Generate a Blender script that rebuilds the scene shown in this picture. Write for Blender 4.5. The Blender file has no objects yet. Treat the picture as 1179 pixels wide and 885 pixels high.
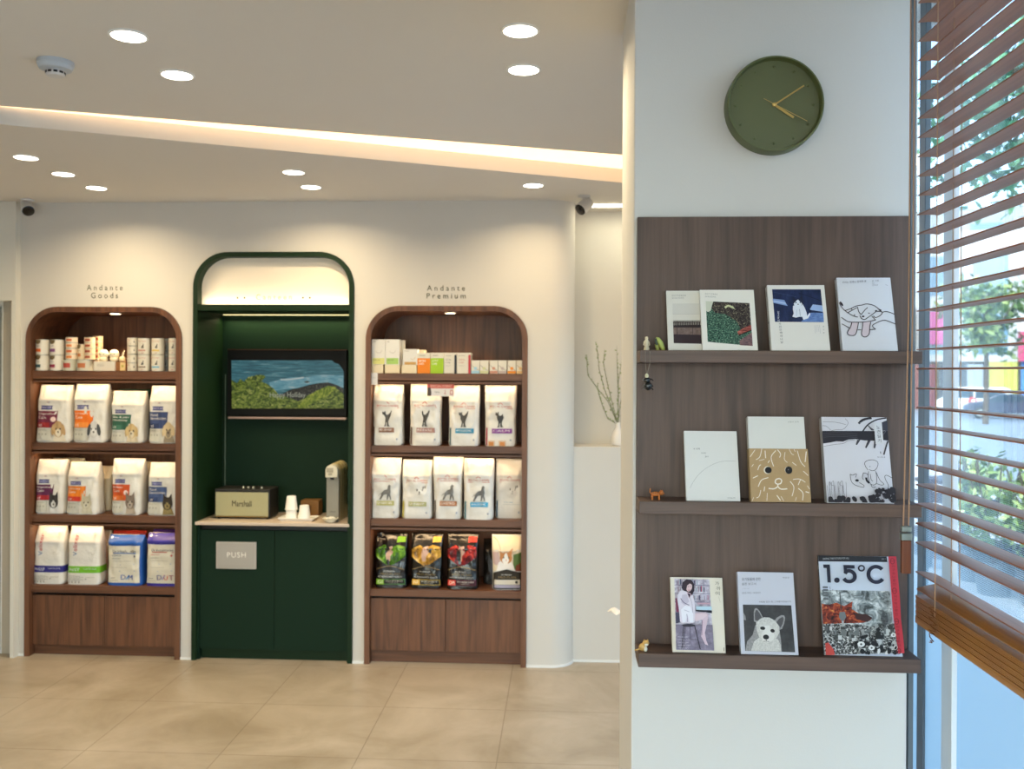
import bpy, bmesh, math, random
from mathutils import Vector, Matrix, noise
C = bpy.context.scene.collection
PI = math.pi

# ------------------------------------------------------------------ camera
W, H, F = 1179, 885, 1050.0
EYE = 1.66
YAW, ROLL, HOR = math.radians(3.13), math.radians(0.3), -14.5
cam = bpy.data.cameras.new('camera')
cam.sensor_fit = 'HORIZONTAL'; cam.sensor_width = 36.0; cam.lens = F / W * 36.0
cam.shift_y = HOR / W
cam.clip_start = 0.05; cam.clip_end = 300
cam.dof.use_dof = True; cam.dof.focus_distance = 2.32; cam.dof.aperture_fstop = 5.2
camo = bpy.data.objects.new('camera', cam); C.objects.link(camo)
fw = Vector((-math.sin(YAW), math.cos(YAW), 0)); rt = Vector((math.cos(YAW), math.sin(YAW), 0)); up = Vector((0, 0, 1))
r2 = rt * math.cos(ROLL) + up * math.sin(ROLL); u2 = up * math.cos(ROLL) - rt * math.sin(ROLL)
mw = Matrix((r2, u2, -fw)).transposed().to_4x4(); mw.translation = (0, 0, EYE)
camo.matrix_world = mw
bpy.context.scene.camera = camo

def ray(px, py):
    x, y = px - W / 2, py - H / 2
    ca, sa = math.cos(ROLL), math.sin(ROLL)
    u = (x * ca + y * sa) / F; v = (HOR - (-x * sa + y * ca)) / F
    return fw + rt * u + up * v
def atY(px, py, Y): d = ray(px, py); t = Y / d.y; return Vector((d.x * t, Y, EYE + d.z * t))
def atZ(px, py, Z): d = ray(px, py); t = (Z - EYE) / d.z; return Vector((d.x * t, d.y * t, Z))
def atX(px, py, X): d = ray(px, py); t = X / d.x; return Vector((X, d.y * t, EYE + d.z * t))
def atD(px, py, D): d = ray(px, py); return Vector((0, 0, EYE)) + d * D

# ------------------------------------------------------------------ materials
def lin(c):
    c = c / 255.0
    return c / 12.92 if c <= 0.04045 else ((c + 0.055) / 1.055) ** 2.4
def rgb(h):
    if isinstance(h, str):
        h = h.lstrip('#'); return tuple(lin(int(h[i:i + 2], 16)) for i in (0, 2, 4)) + (1.0,)
    return tuple(h) + (1.0,) if len(h) == 3 else tuple(h)
_mats = {}
def mat(name, col=None, rough=0.5, metal=0.0, emit=None, estr=0.0, spec=0.5, var=0.0, vscale=20.0, bump=0.0, bscale=60.0, coat=0.0, sheen=0.0, subsurf=0.0, trans=0.0, alpha=1.0):
    key = name
    if key in _mats: return _mats[key]
    m = bpy.data.materials.new(name); m.use_nodes = True
    nt = m.node_tree; b = nt.nodes['Principled BSDF']
    b.inputs['Base Color'].default_value = rgb(col)
    b.inputs['Roughness'].default_value = rough; b.inputs['Metallic'].default_value = metal
    b.inputs['Specular IOR Level'].default_value = spec; b.inputs['Coat Weight'].default_value = coat
    b.inputs['Transmission Weight'].default_value = trans
    if emit is not None:
        b.inputs['Emission Color'].default_value = rgb(emit); b.inputs['Emission Strength'].default_value = estr
    tc = nt.nodes.new('ShaderNodeTexCoord')
    if var > 0:
        n = nt.nodes.new('ShaderNodeTexNoise'); n.inputs['Scale'].default_value = vscale; n.inputs['Detail'].default_value = 4
        nt.links.new(tc.outputs['Object'], n.inputs['Vector'])
        mx = nt.nodes.new('ShaderNodeMix'); mx.data_type = 'RGBA'
        c = rgb(col)
        mx.inputs[6].default_value = tuple(max(0, x * (1 - var)) for x in c[:3]) + (1,)
        mx.inputs[7].default_value = tuple(min(1, x * (1 + var)) for x in c[:3]) + (1,)
        nt.links.new(n.outputs['Fac'], mx.inputs[0]); nt.links.new(mx.outputs[2], b.inputs['Base Color'])
    if bump > 0:
        n = nt.nodes.new('ShaderNodeTexNoise'); n.inputs['Scale'].default_value = bscale; n.inputs['Detail'].default_value = 3
        nt.links.new(tc.outputs['Object'], n.inputs['Vector'])
        bp = nt.nodes.new('ShaderNodeBump'); bp.inputs['Strength'].default_value = bump; bp.inputs['Distance'].default_value = 0.01
        nt.links.new(n.outputs['Fac'], bp.inputs['Height']); nt.links.new(bp.outputs['Normal'], b.inputs['Normal'])
    _mats[key] = m
    return m
def ink(col, rough=0.55):
    """printed flat colour"""
    return mat('ink_' + col + '_%d' % int(rough * 100), col, rough, spec=0.35, var=0.04, vscale=30)

def wood(name, c1, c2, axis='Z', rough=0.45, scale=1.0):
    if name in _mats: return _mats[name]
    m = bpy.data.materials.new(name); m.use_nodes = True; nt = m.node_tree; b = nt.nodes['Principled BSDF']
    tc = nt.nodes.new('ShaderNodeTexCoord'); mp = nt.nodes.new('ShaderNodeMapping')
    s = [60 * scale] * 3; s['XYZ'.index(axis)] = 2.2 * scale; mp.inputs['Scale'].default_value = s
    nt.links.new(tc.outputs['Object'], mp.inputs['Vector'])
    n = nt.nodes.new('ShaderNodeTexNoise'); n.inputs['Scale'].default_value = 1.0; n.inputs['Detail'].default_value = 6; n.inputs['Roughness'].default_value = 0.65
    nt.links.new(mp.outputs[0], n.inputs['Vector'])
    mp2 = nt.nodes.new('ShaderNodeMapping'); s2 = [9 * scale] * 3; s2['XYZ'.index(axis)] = 0.9 * scale; mp2.inputs['Scale'].default_value = s2
    nt.links.new(tc.outputs['Object'], mp2.inputs['Vector'])
    w = nt.nodes.new('ShaderNodeTexNoise'); w.inputs['Scale'].default_value = 1.0; w.inputs['Detail'].default_value = 2; w.inputs['Distortion'].default_value = 1.5
    nt.links.new(mp2.outputs[0], w.inputs['Vector'])
    wv = nt.nodes.new('ShaderNodeMath'); wv.operation = 'MULTIPLY'; wv.inputs[1].default_value = 14.0; nt.links.new(w.outputs['Fac'], wv.inputs[0])
    sn = nt.nodes.new('ShaderNodeMath'); sn.operation = 'SINE'; nt.links.new(wv.outputs[0], sn.inputs[0])
    ad = nt.nodes.new('ShaderNodeMath'); ad.operation = 'MULTIPLY_ADD'; ad.inputs[1].default_value = 0.13; nt.links.new(sn.outputs[0], ad.inputs[0]); nt.links.new(n.outputs['Fac'], ad.inputs[2])
    r = nt.nodes.new('ShaderNodeValToRGB'); r.color_ramp.elements[0].position = 0.3; r.color_ramp.elements[1].position = 0.72
    r.color_ramp.elements[0].color = rgb(c1); r.color_ramp.elements[1].color = rgb(c2)
    nt.links.new(ad.outputs[0], r.inputs[0]); nt.links.new(r.outputs[0], b.inputs['Base Color'])
    bp = nt.nodes.new('ShaderNodeBump'); bp.inputs['Strength'].default_value = 0.08; bp.inputs['Distance'].default_value = 0.002
    nt.links.new(n.outputs['Fac'], bp.inputs['Height']); nt.links.new(bp.outputs['Normal'], b.inputs['Normal'])
    b.inputs['Roughness'].default_value = rough
    _mats[name] = m; return m

def noise_mat(name, stops, scale=(30, 30, 30), detail=8, rough=0.5, distortion=0.0):
    """photograph-like printed texture: noise through a colour ramp"""
    if name in _mats: return _mats[name]
    m = bpy.data.materials.new(name); m.use_nodes = True; nt = m.node_tree; b = nt.nodes['Principled BSDF']
    tc = nt.nodes.new('ShaderNodeTexCoord'); mp = nt.nodes.new('ShaderNodeMapping'); mp.inputs['Scale'].default_value = scale
    nt.links.new(tc.outputs['Object'], mp.inputs['Vector'])
    n = nt.nodes.new('ShaderNodeTexNoise'); n.inputs['Scale'].default_value = 1.0; n.inputs['Detail'].default_value = detail; n.inputs['Roughness'].default_value = 0.7
    n.inputs['Distortion'].default_value = distortion
    nt.links.new(mp.outputs[0], n.inputs['Vector'])
    r = nt.nodes.new('ShaderNodeValToRGB'); el = r.color_ramp.elements
    while len(el) < len(stops): el.new(0.5)
    for e, (p, c) in zip(el, stops): e.position = p; e.color = rgb(c)
    nt.links.new(n.outputs['Fac'], r.inputs[0]); nt.links.new(r.outputs[0], b.inputs['Base Color'])
    b.inputs['Roughness'].default_value = rough; b.inputs['Specular IOR Level'].default_value = 0.3
    _mats[name] = m; return m

def emitter(name, col, strength):
    if name in _mats: return _mats[name]
    m = bpy.data.materials.new(name); m.use_nodes = True; nt = m.node_tree; b = nt.nodes['Principled BSDF']
    b.inputs['Base Color'].default_value = (0.8, 0.8, 0.8, 1)
    b.inputs['Emission Color'].default_value = rgb(col); b.inputs['Emission Strength'].default_value = strength
    _mats[name] = m; return m

# ------------------------------------------------------------------ object helpers
def tag(o, label=None, cat=None, group=None, kind=None):
    if label: o['label'] = label
    if cat: o['category'] = cat
    if group: o['group'] = group
    if kind: o['kind'] = kind
    return o
def thing(name, label, cat, loc=(0, 0, 0), rot=(0, 0, 0), group=None):
    o = bpy.data.objects.new(name, None); o.empty_display_size = 0.05; C.objects.link(o)
    o.location = loc; o.rotation_euler = rot
    return tag(o, label, cat, group)
def dup(root, loc=None, rot=None, label=None, group=None, parent=None):
    r = root.copy(); C.objects.link(r)
    if parent is not None: r.parent = parent
    if loc is not None: r.location = loc
    if rot is not None: r.rotation_euler = rot
    if label: r['label'] = label
    if group: r['group'] = group
    for ch in [o for o in CH.get(root.name, [])]:
        dup(ch, parent=r)
    if parent is not None: CH.setdefault(parent.name, []).append(r)
    return r
CH = {}

class MB:
    def __init__(s): s.v = []; s.f = []; s.m = []; s.mats = []
    def mi(s, m):
        if m is None: return 0
        if m not in s.mats: s.mats.append(m)
        return s.mats.index(m)
    def add(s, vs, fs, m=None):
        k = len(s.v); i = s.mi(m)
        s.v += [Vector(p) for p in vs]; s.f += [tuple(k + j for j in f) for f in fs]; s.m += [i] * len(fs); return s
    def box(s, x0, x1, y0, y1, z0, z1, m=None):
        x0, x1 = min(x0, x1), max(x0, x1); y0, y1 = min(y0, y1), max(y0, y1); z0, z1 = min(z0, z1), max(z0, z1)
        vs = [(x, y, z) for z in (z0, z1) for y in (y0, y1) for x in (x0, x1)]
        return s.add(vs, [(0, 2, 3, 1), (4, 5, 7, 6), (0, 1, 5, 4), (2, 6, 7, 3), (0, 4, 6, 2), (1, 3, 7, 5)], m)
    def lathe(s, prof, seg=24, c=(0, 0, 0), m=None, mtx=None, cap=True):
        vs = []; fs = []
        for r, z in prof:
            for k in range(seg):
                a = 2 * PI * k / seg; p = Vector((r * math.cos(a), r * math.sin(a), z))
                if mtx: p = mtx @ p
                vs.append(p + Vector(c))
        for i in range(len(prof) - 1):
            for k in range(seg):
                a, b2 = i * seg + k, i * seg + (k + 1) % seg
                fs.append((a, b2, b2 + seg, a + seg))
        if cap:
            fs.append(tuple(range(seg - 1, -1, -1))); n = (len(prof) - 1) * seg; fs.append(tuple(range(n, n + seg)))
        return s.add(vs, fs, m)
    def tube(s, pts, r, seg=8, m=None, radii=None):
        pts = [Vector(p) for p in pts]; vs = []; fs = []
        ref = Vector((0, 0, 1))
        for i, p in enumerate(pts):
            d = (pts[min(i + 1, len(pts) - 1)] - pts[max(i - 1, 0)]).normalized()
            if abs(d.dot(ref)) > 0.95: rf = Vector((1, 0, 0))
            else: rf = ref
            a = d.cross(rf).normalized(); b2 = d.cross(a).normalized()
            rr = radii[i] if radii else r
            for k in range(seg):
                t = 2 * PI * k / seg; vs.append(p + a * (rr * math.cos(t)) + b2 * (rr * math.sin(t)))
        for i in range(len(pts) - 1):
            for k in range(seg):
                a, b2 = i * seg + k, i * seg + (k + 1) % seg
                fs.append((a, b2, b2 + seg, a + seg))
        fs.append(tuple(range(seg - 1, -1, -1))); n = (len(pts) - 1) * seg; fs.append(tuple(range(n, n + seg)))
        return s.add(vs, fs, m)
    def prism(s, poly, y0, y1, m=None):
        """poly in x,z extruded along y"""
        n = len(poly); vs = [(x, y0, z) for x, z in poly] + [(x, y1, z) for x, z in poly]
        fs = [tuple(range(n)), tuple(range(2 * n - 1, n - 1, -1))] + [(i, i + n, (i + 1) % n + n, (i + 1) % n) for i in range(n)]
        return s.add(vs, fs, m)
    def prismz(s, poly, z0, z1, m=None):
        n = len(poly); vs = [(x, y, z0) for x, y in poly] + [(x, y, z1) for x, y in poly]
        fs = [tuple(range(n - 1, -1, -1)), tuple(range(n, 2 * n))] + [(i, (i + 1) % n, (i + 1) % n + n, i + n) for i in range(n)]
        return s.add(vs, fs, m)
    def ellipsoid(s, c, r, m=None, seg=16, rings=10, mtx=None):
        c = Vector(c); vs = []; fs = []
        for i in range(rings + 1):
            ph = PI * i / rings
            for k in range(seg):
                a = 2 * PI * k / seg
                p = Vector((r[0] * math.sin(ph) * math.cos(a), r[1] * math.sin(ph) * math.sin(a), r[2] * math.cos(ph)))
                if mtx: p = mtx @ p
                vs.append(c + p)
        for i in range(rings):
            for k in range(seg):
                a, b2 = i * seg + k, i * seg + (k + 1) % seg
                fs.append((a, a + seg, b2 + seg, b2))
        return s.add(vs, fs, m)
    def build(s, name, m=None, parent=None, world=False, smooth=False, bevel=0.0, fixn=True, angle=40):
        me = bpy.data.meshes.new(name)
        off = Vector(parent.location) if (parent is not None and world) else Vector((0, 0, 0))
        me.from_pydata([v - off for v in s.v], [], s.f)
        if m is not None and not s.mats: me.materials.append(m)
        for mm in s.mats: me.materials.append(mm)
        if s.mats: me.polygons.foreach_set('material_index', s.m)
        bm = bmesh.new(); bm.from_mesh(me)
        bmesh.ops.remove_doubles(bm, verts=bm.verts, dist=1e-6)
        if fixn: bmesh.ops.recalc_face_normals(bm, faces=bm.faces)
        bm.to_mesh(me); bm.free()
        if smooth:
            me.polygons.foreach_set('use_smooth', [True] * len(me.polygons))
            me.set_sharp_from_angle(angle=math.radians(angle))
        o = bpy.data.objects.new(name, me); C.objects.link(o)
        if parent is not None: o.parent = parent; CH.setdefault(parent.name, []).append(o)
        if bevel > 0:
            b = o.modifiers.new('bevel', 'BEVEL'); b.width = bevel; b.segments = 2; b.limit_method = 'ANGLE'; b.angle_limit = math.radians(40)
        return o
def struct(name, mb, m=None, **k):
    o = mb.build(name, m, **k); o['kind'] = 'structure'; return o

# ------------------------------------------------------------------ text and flat art
_tx = {}
def text_tris(s, spacing=1.0):
    key = (s, spacing)
    if key in _tx: return _tx[key]
    c = bpy.data.curves.new('t', 'FONT'); c.body = s; c.space_character = spacing; c.resolution_u = 3; c.align_x = 'LEFT'
    o = bpy.data.objects.new('t', c); C.objects.link(o)
    dg = bpy.context.evaluated_depsgraph_get()
    me = bpy.data.meshes.new_from_object(o.evaluated_get(dg))
    v = [(p.co.x, p.co.y) for p in me.vertices]; f = [tuple(p.vertices) for p in me.polygons]
    bpy.data.objects.remove(o); bpy.data.curves.remove(c); bpy.data.meshes.remove(me)
    _tx[key] = (v, f); return _tx[key]
def refine(poly, maxlen):
    bm = bmesh.new(); vs = [bm.verts.new((x, y, 0)) for x, y in poly]
    f = bm.faces.new(vs); f.normal_update(); bmesh.ops.triangulate(bm, faces=[f])
    for _ in range(7):
        es = [e for e in bm.edges if e.calc_length() > maxlen]
        if not es: break
        bmesh.ops.subdivide_edges(bm, edges=es, cuts=1)
        bmesh.ops.triangulate(bm, faces=[f for f in bm.faces if len(f.verts) > 3])
    v = [(p.co.x, p.co.y) for p in bm.verts]; bm.verts.index_update()
    fs = [tuple(q.index for q in f.verts) for f in bm.faces]; bm.free(); return v, fs
class Art:
    """flat print: canvas units -> fn(x, y, layer) -> 3D point"""
    def __init__(s, fn, maxlen=None): s.fn = fn; s.mb = MB(); s.layer = 1; s.maxlen = maxlen
    def _put(s, v, f, m):
        s.mb.add([s.fn(x, y, s.layer) for x, y in v], f, m); s.layer += 1
    def poly(s, pts, m):
        if isinstance(m, str): m = ink(m)
        v, f = refine(pts, s.maxlen or 1e9); s._put(v, f, m)
    def rect(s, x0, y0, x1, y1, m): s.poly([(x0, y0), (x1, y0), (x1, y1), (x0, y1)], m)
    def ell(s, cx, cy, rx, ry, m, n=20, rot=0.0):
        ca, sa = math.cos(rot), math.sin(rot)
        s.poly([(cx + rx * math.cos(a) * ca - ry * math.sin(a) * sa, cy + rx * math.cos(a) * sa + ry * math.sin(a) * ca) for a in (2 * PI * k / n for k in range(n))], m)
    def line(s, pts, w, m, closed=False):
        if isinstance(m, str): m = ink(m)
        pts = list(pts)
        # smooth by catmull-rom
        if len(pts) > 2:
            out = []; P = pts
            for i in range(len(P) - 1):
                p0 = P[max(i - 1, 0)]; p1 = P[i]; p2 = P[i + 1]; p3 = P[min(i + 2, len(P) - 1)]
                for k in range(4):
                    t = k / 4
                    out.append(tuple(0.5 * ((2 * p1[j]) + (-p0[j] + p2[j]) * t + (2 * p0[j] - 5 * p1[j] + 4 * p2[j] - p3[j]) * t * t + (-p0[j] + 3 * p1[j] - 3 * p2[j] + p3[j]) * t ** 3) for j in (0, 1)))
            out.append(P[-1]); pts = out
        v = []; f = []
        for i, p in enumerate(pts):
            a = pts[max(i - 1, 0)]; b = pts[min(i + 1, len(pts) - 1)]
            dx, dy = b[0] - a[0], b[1] - a[1]; L = math.hypot(dx, dy) or 1
            nx, ny = -dy / L * w / 2, dx / L * w / 2
            v += [(p[0] + nx, p[1] + ny), (p[0] - nx, p[1] - ny)]
            if i: k = 2 * i; f.append((k - 2, k - 1, k + 1, k))
        s._put(v, f, m)
    def text(s, t, x0, y0, x1, y1, m, spacing=1.0, rot=0):
        """fit the words into the box; rot 90 = reads bottom to top"""
        if isinstance(m, str): m = ink(m)
        v, f = text_tris(t, spacing)
        if not v: return
        ax, bx = min(p[0] for p in v), max(p[0] for p in v); ay, by = min(p[1] for p in v), max(p[1] for p in v)
        if bx - ax < 1e-6 or by - ay < 1e-6: return
        q = []
        for x, y in v:
            u = (x - ax) / (bx - ax); w = (y - ay) / (by - ay)
            if rot == 0: q.append((x0 + u * (x1 - x0), y1 + w * (y0 - y1)))
            elif rot == 90: q.append((x0 + (1 - w) * 0 + (x1 - x0) * (1 - w), y1 + (y0 - y1) * u))
            else: q.append((x0 + (x1 - x0) * w, y0 + (y1 - y0) * u))
        s._put(q, f, m)
    def build(s, name, parent, **k): return s.mb.build(name, None, parent, fixn=False, **k)
def part_of(root, name):
    return [o for o in CH.get(root.name, []) if o.name.split('.')[0] == name][0]
# ================================================================== levels and planes
YW = 5.13                      # face of the niche wall
YB = YW + 0.38                 # back of the niches
ZR = EYE + 0.966               # ceiling near the niche wall
ZF = EYE + 1.035               # ceiling over the rest of the room
XL = -3.9; YN = -2.6           # left wall, wall behind the camera
YP = 2.34; YPF = 2.80          # pier front and back
XG = 0.99                      # window plane

m_wall = mat('wall_paint', '#d0cbc2', 0.75, var=0.03, vscale=3, bump=0.05, bscale=180, spec=0.2)
m_wallc = mat('ceiling_paint', '#dbd5cb', 0.8, var=0.02, vscale=2, spec=0.15)
m_pier = mat('pier_paint', '#d0cfcb', 0.7, var=0.02, vscale=3, bump=0.04, bscale=200, spec=0.2)
m_white = mat('white_satin', '#e6e6e2', 0.35)
m_trim = mat('trim_paint', '#d8d4c8', 0.5)
m_walnut = wood('walnut_veneer', '#4b2d1d', '#70482f', 'Z')
m_walnuth = wood('walnut_veneer_level', '#4b2d1d', '#6c452d', 'X')
m_panel = wood('smoked_oak', '#423129', '#5c483d', 'Z', rough=0.55)
m_panelh = wood('smoked_oak_level', '#46352d', '#604b40', 'X', rough=0.5)
m_green = mat('green_lacquer', '#11281a', 0.6, var=0.04, vscale=8, spec=0.15)
m_greenf = mat('green_frame', '#142a15', 0.5, spec=0.2)
m_led = emitter('led_warm', '#ffd79a', 6.0)
m_black = mat('black_plastic', '#141414', 0.35)
m_metal = mat('brushed_metal', '#b9bbb8', 0.35, metal=0.8)

# floor : stone tiles
mf = bpy.data.materials.new('stone_tiles'); mf.use_nodes = True
nt = mf.node_tree; b = nt.nodes['Principled BSDF']
tc = nt.nodes.new('ShaderNodeTexCoord'); mp = nt.nodes.new('ShaderNodeMapping')
mp.inputs['Location'].default_value = (0.268 + 0.0, -3.87 + 3.6, 0)
nt.links.new(tc.outputs['Object'], mp.inputs['Vector'])
br = nt.nodes.new('ShaderNodeTexBrick'); br.offset = 0.0; br.squash = 1.0
br.inputs['Scale'].default_value = 1.0; br.inputs['Brick Width'].default_value = 0.6; br.inputs['Row Height'].default_value = 0.6
br.inputs['Mortar Size'].default_value = 0.0022; br.inputs['Mortar Smooth'].default_value = 0.1; br.inputs['Bias'].default_value = 0
br.inputs['Color1'].default_value = (1, 1, 1, 1); br.inputs['Color2'].default_value = (0.93, 0.93, 0.93, 1); br.inputs['Mortar'].default_value = (0.6, 0.57, 0.53, 1)
nt.links.new(mp.outputs[0], br.inputs['Vector'])
n1 = nt.nodes.new('ShaderNodeTexNoise'); n1.inputs['Scale'].default_value = 2.2; n1.inputs['Detail'].default_value = 7; n1.inputs['Roughness'].default_value = 0.62; n1.inputs['Distortion'].default_value = 0.6
nt.links.new(tc.outputs['Object'], n1.inputs['Vector'])
cr = nt.nodes.new('ShaderNodeValToRGB'); cr.color_ramp.elements[0].position = 0.28; cr.color_ramp.elements[1].position = 0.72
cr.color_ramp.elements[0].color = rgb('#94866f'); cr.color_ramp.elements[1].color = rgb('#bbae9a')
nt.links.new(n1.outputs['Fac'], cr.inputs[0])
mx = nt.nodes.new('ShaderNodeMix'); mx.data_type = 'RGBA'; mx.blend_type = 'MULTIPLY'; mx.inputs[0].default_value = 1
nt.links.new(cr.outputs[0], mx.inputs[6]); nt.links.new(br.outputs['Color'], mx.inputs[7]); nt.links.new(mx.outputs[2], b.inputs['Base Color'])
b.inputs['Roughness'].default_value = 0.34; b.inputs['Specular IOR Level'].default_value = 0.4

fl = MB(); fl.box(XL - 0.1, 1.06, YN - 0.1, 5.9, -0.1, 0); struct('floor', fl, mf)

# ------------------------------------------------------------------ niches
def arch(x0, x1, z0, z1, r, n=14):
    """open outline from bottom left over the arch to bottom right"""
    p = [(x0, z0), (x0, z1 - r)]
    p += [(x0 + r - r * math.cos(a), z1 - r + r * math.sin(a)) for a in (PI / 2 * k / n for k in range(1, n + 1))]
    p += [(x1 - r + r * math.sin(a), z1 - r + r * math.cos(a)) for a in (PI / 2 * k / n for k in range(0, n + 1))]
    p += [(x1, z0)]
    return p
def band(mb, x0, x1, z0, z1, r, t, y0, y1, m=None):
    A = arch(x0, x1, z0, z1, r); B = arch(x0 + t, x1 - t, z0, z1 - t, max(r - t, 0.01)); n = len(A)
    vs = [(x, y0, z) for x, z in A] + [(x, y0, z) for x, z in B] + [(x, y1, z) for x, z in A] + [(x, y1, z) for x, z in B]
    fs = []
    for i in range(n - 1):
        fs += [(i, i + 1, n + i + 1, n + i), (2 * n + i, 3 * n + i, 3 * n + i + 1, 2 * n + i + 1), (i, 2 * n + i, 2 * n + i + 1, i + 1), (n + i, n + i + 1, 3 * n + i + 1, 3 * n + i)]
    fs += [(0, n, 3 * n, 2 * n), (n - 1, 3 * n - 1, 4 * n - 1, 2 * n - 1)]
    mb.add(vs, fs, m)
def xw(px, py=560, Y=YW): return atY(px, py, Y).x
def zw(py, px=310, Y=YW): return atY(px, py, Y).z
NL = dict(x0=xw(30), x1=xw(209), z1=zw(353, 120), r=0.185)
NC = dict(x0=xw(222), x1=xw(407), z1=zw(290, 315), r=0.2)
NR = dict(x0=xw(420.5), x1=xw(607), z1=zw(352, 514), r=0.19)
XC = xw(17)                    # left corner of the niche wall
RC = 0.14
XE = atY(660.5, 600, 5.24).x   # rounded right end
XA = XE - RC

wb = MB()
def wall_quad(x0, x1, z0, z1):
    wb.add([(x0, YW, z0), (x1, YW, z0), (x1, YW, z1), (x0, YW, z1)], [(0, 1, 2, 3)])
ZT = ZR + 0.03
wall_quad(XC - 0.02, NL['x0'], 0, ZT); wall_quad(NL['x1'], NC['x0'], 0, ZT); wall_quad(NC['x1'], NR['x0'], 0, ZT); wall_quad(NR['x1'], XA, 0, ZT)
for N in (NL, NC, NR):
    p = [q for q in arch(N['x0'], N['x1'], 0, N['z1'], N['r'])][1:-1]
    for a, b2 in zip(p, p[1:]):
        if abs(a[0] - b2[0]) > 1e-6: wb.add([(a[0], YW, a[1]), (b2[0], YW, b2[1]), (b2[0], YW, ZT), (a[0], YW, ZT)], [(0, 1, 2, 3)])
n = 16
for k in range(n):
    a, b2 = PI / 2 * k / n, PI / 2 * (k + 1) / n
    A = (XA + RC * math.sin(a), YW + RC - RC * math.cos(a)); B = (XA + RC * math.sin(b2), YW + RC - RC * math.cos(b2))
    wb.add([(A[0], A[1], 0), (B[0], B[1], 0), (B[0], B[1], ZT), (A[0], A[1], ZT)], [(0, 1, 2, 3)])
wb.add([(XE, YW + RC, 0), (XE, 5.9, 0), (XE, 5.9, ZT), (XE, YW + RC, ZT)], [(0, 1, 2, 3)])
wb.box(XC - 0.02, XE, 5.6, 5.9, 0, ZT)
struct('wall_back', wb, m_wall, smooth=True, fixn=False)

# recess right of the rounded end: half wall with ledge, niche behind it
YH = 5.25
ZL = atY(690, 514.6, YH).z
rw = MB(); rw.box(XE - 0.01, 1.2, YH, 5.9, 0, ZL); rw.box(XE - 0.01, 1.2, 5.5, 5.9, ZL, ZT)
struct('wall_recess', rw, m_wall)

# left piece with the doorway at the picture edge
YLW = 5.08
xd = atY(12.5, 500, YLW).x; zd = atY(6, 346, YLW).z
lw = MB(); lw.box(xd, atY(17, 500, YLW).x, YLW, 5.9, 0, ZT); struct('wall_left_return', lw, m_trim)
lw = MB(); lw.box(XL - 0.1, xd, YLW, 5.9, zd, ZT); struct('wall_left_header', lw, m_trim)
xj = atY(3.3, 500, YLW + 0.08).x; fj = MB(); fj.box(xj, xd + 0.02, YLW + 0.08, YLW + 0.2, 0, zd + 0.02); struct('trim_4', fj, mat('reveal_paint', '#b5aa98', 0.6)); dr = MB()
dr.box(xj - 0.9, xj, YLW + 0.12, YLW + 0.16, 0.01, zd - 0.03)
struct('door_1', dr, mat('door_face', '#8b8d86', 0.5), bevel=0.003)
dj = MB(); dj.box(xj - 0.006, xj, YLW + 0.075, YLW + 0.16, 0, zd); dj.box(xj - 0.95, xj - 0.006, YLW + 0.09, YLW + 0.16, zd - 0.02, zd)
struct('trim_1', dj, m_white)

# skirting
sk = MB(); sk.box(NL['x1'] + 0.0, NC['x0'], YW - 0.008, YW, 0, 0.012); sk.box(NC['x1'], NR['x0'], YW - 0.008, YW, 0, 0.012); sk.box(XC, NL['x0'], YW - 0.008, YW, 0, 0.012)
pts = [(NR['x1'], YW)] + [(XA + RC * math.sin(a), YW + RC - RC * math.cos(a)) for a in (PI / 2 * k / 12 for k in range(11))]
pts2 = [(x + 0.008 * math.sin(PI / 2 * max(0, i - 1) / 12), y - 0.008 * math.cos(PI / 2 * max(0, i - 1) / 12)) for i, (x, y) in enumerate(pts)]
sk.prismz(pts + pts2[::-1], 0, 0.012); sk.box(XE - 0.02, 1.0, YH - 0.008, YH, 0, 0.012)
struct('baseboard_back', sk, m_white)

# walls around the rest of the room
w = MB(); w.box(XL - 0.1, XL, YN, 5.9, 0, ZF + 0.3); struct('wall_left', w, m_wall)
w = MB(); w.box(XG, 1.1, 4.9, 5.9, 0, ZF + 0.3); w.box(XG, 1.1, YPF + 0.1, 4.9, 2.05, ZF + 0.3); struct('wall_right', w, m_wall)
w = MB(); w.box(XL, 1.0, YN - 0.1, YN, 0, 0.06); w.box(XL, 1.0, YN - 0.1, YN, ZF - 0.1, ZF + 0.3); w.box(XL, XL + 1.0, YN - 0.1, YN, 0, ZF)
struct('wall_front', w, m_wall)

# ------------------------------------------------------------------ ceiling with the light slot
A0, A1 = atZ(0, 143, ZR), atZ(713, 210, ZR)
B0, B1 = atZ(0, 122, ZF), atZ(713, 178, ZF)
def along(P, Q, X): t = (X - P.x) / (Q.x - P.x); return (X, P.y + (Q.y - P.y) * t)
# where both lines meet on the left
XM = XL - 0.1
def lerp_y(P, Q, X): return along(P, Q, X)[1]
XR = 1.1
aL, aR = along(A0, A1, XM), along(A0, A1, XR)
bL, bR = along(B0, B1, XM), along(B0, B1, XR)
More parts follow.
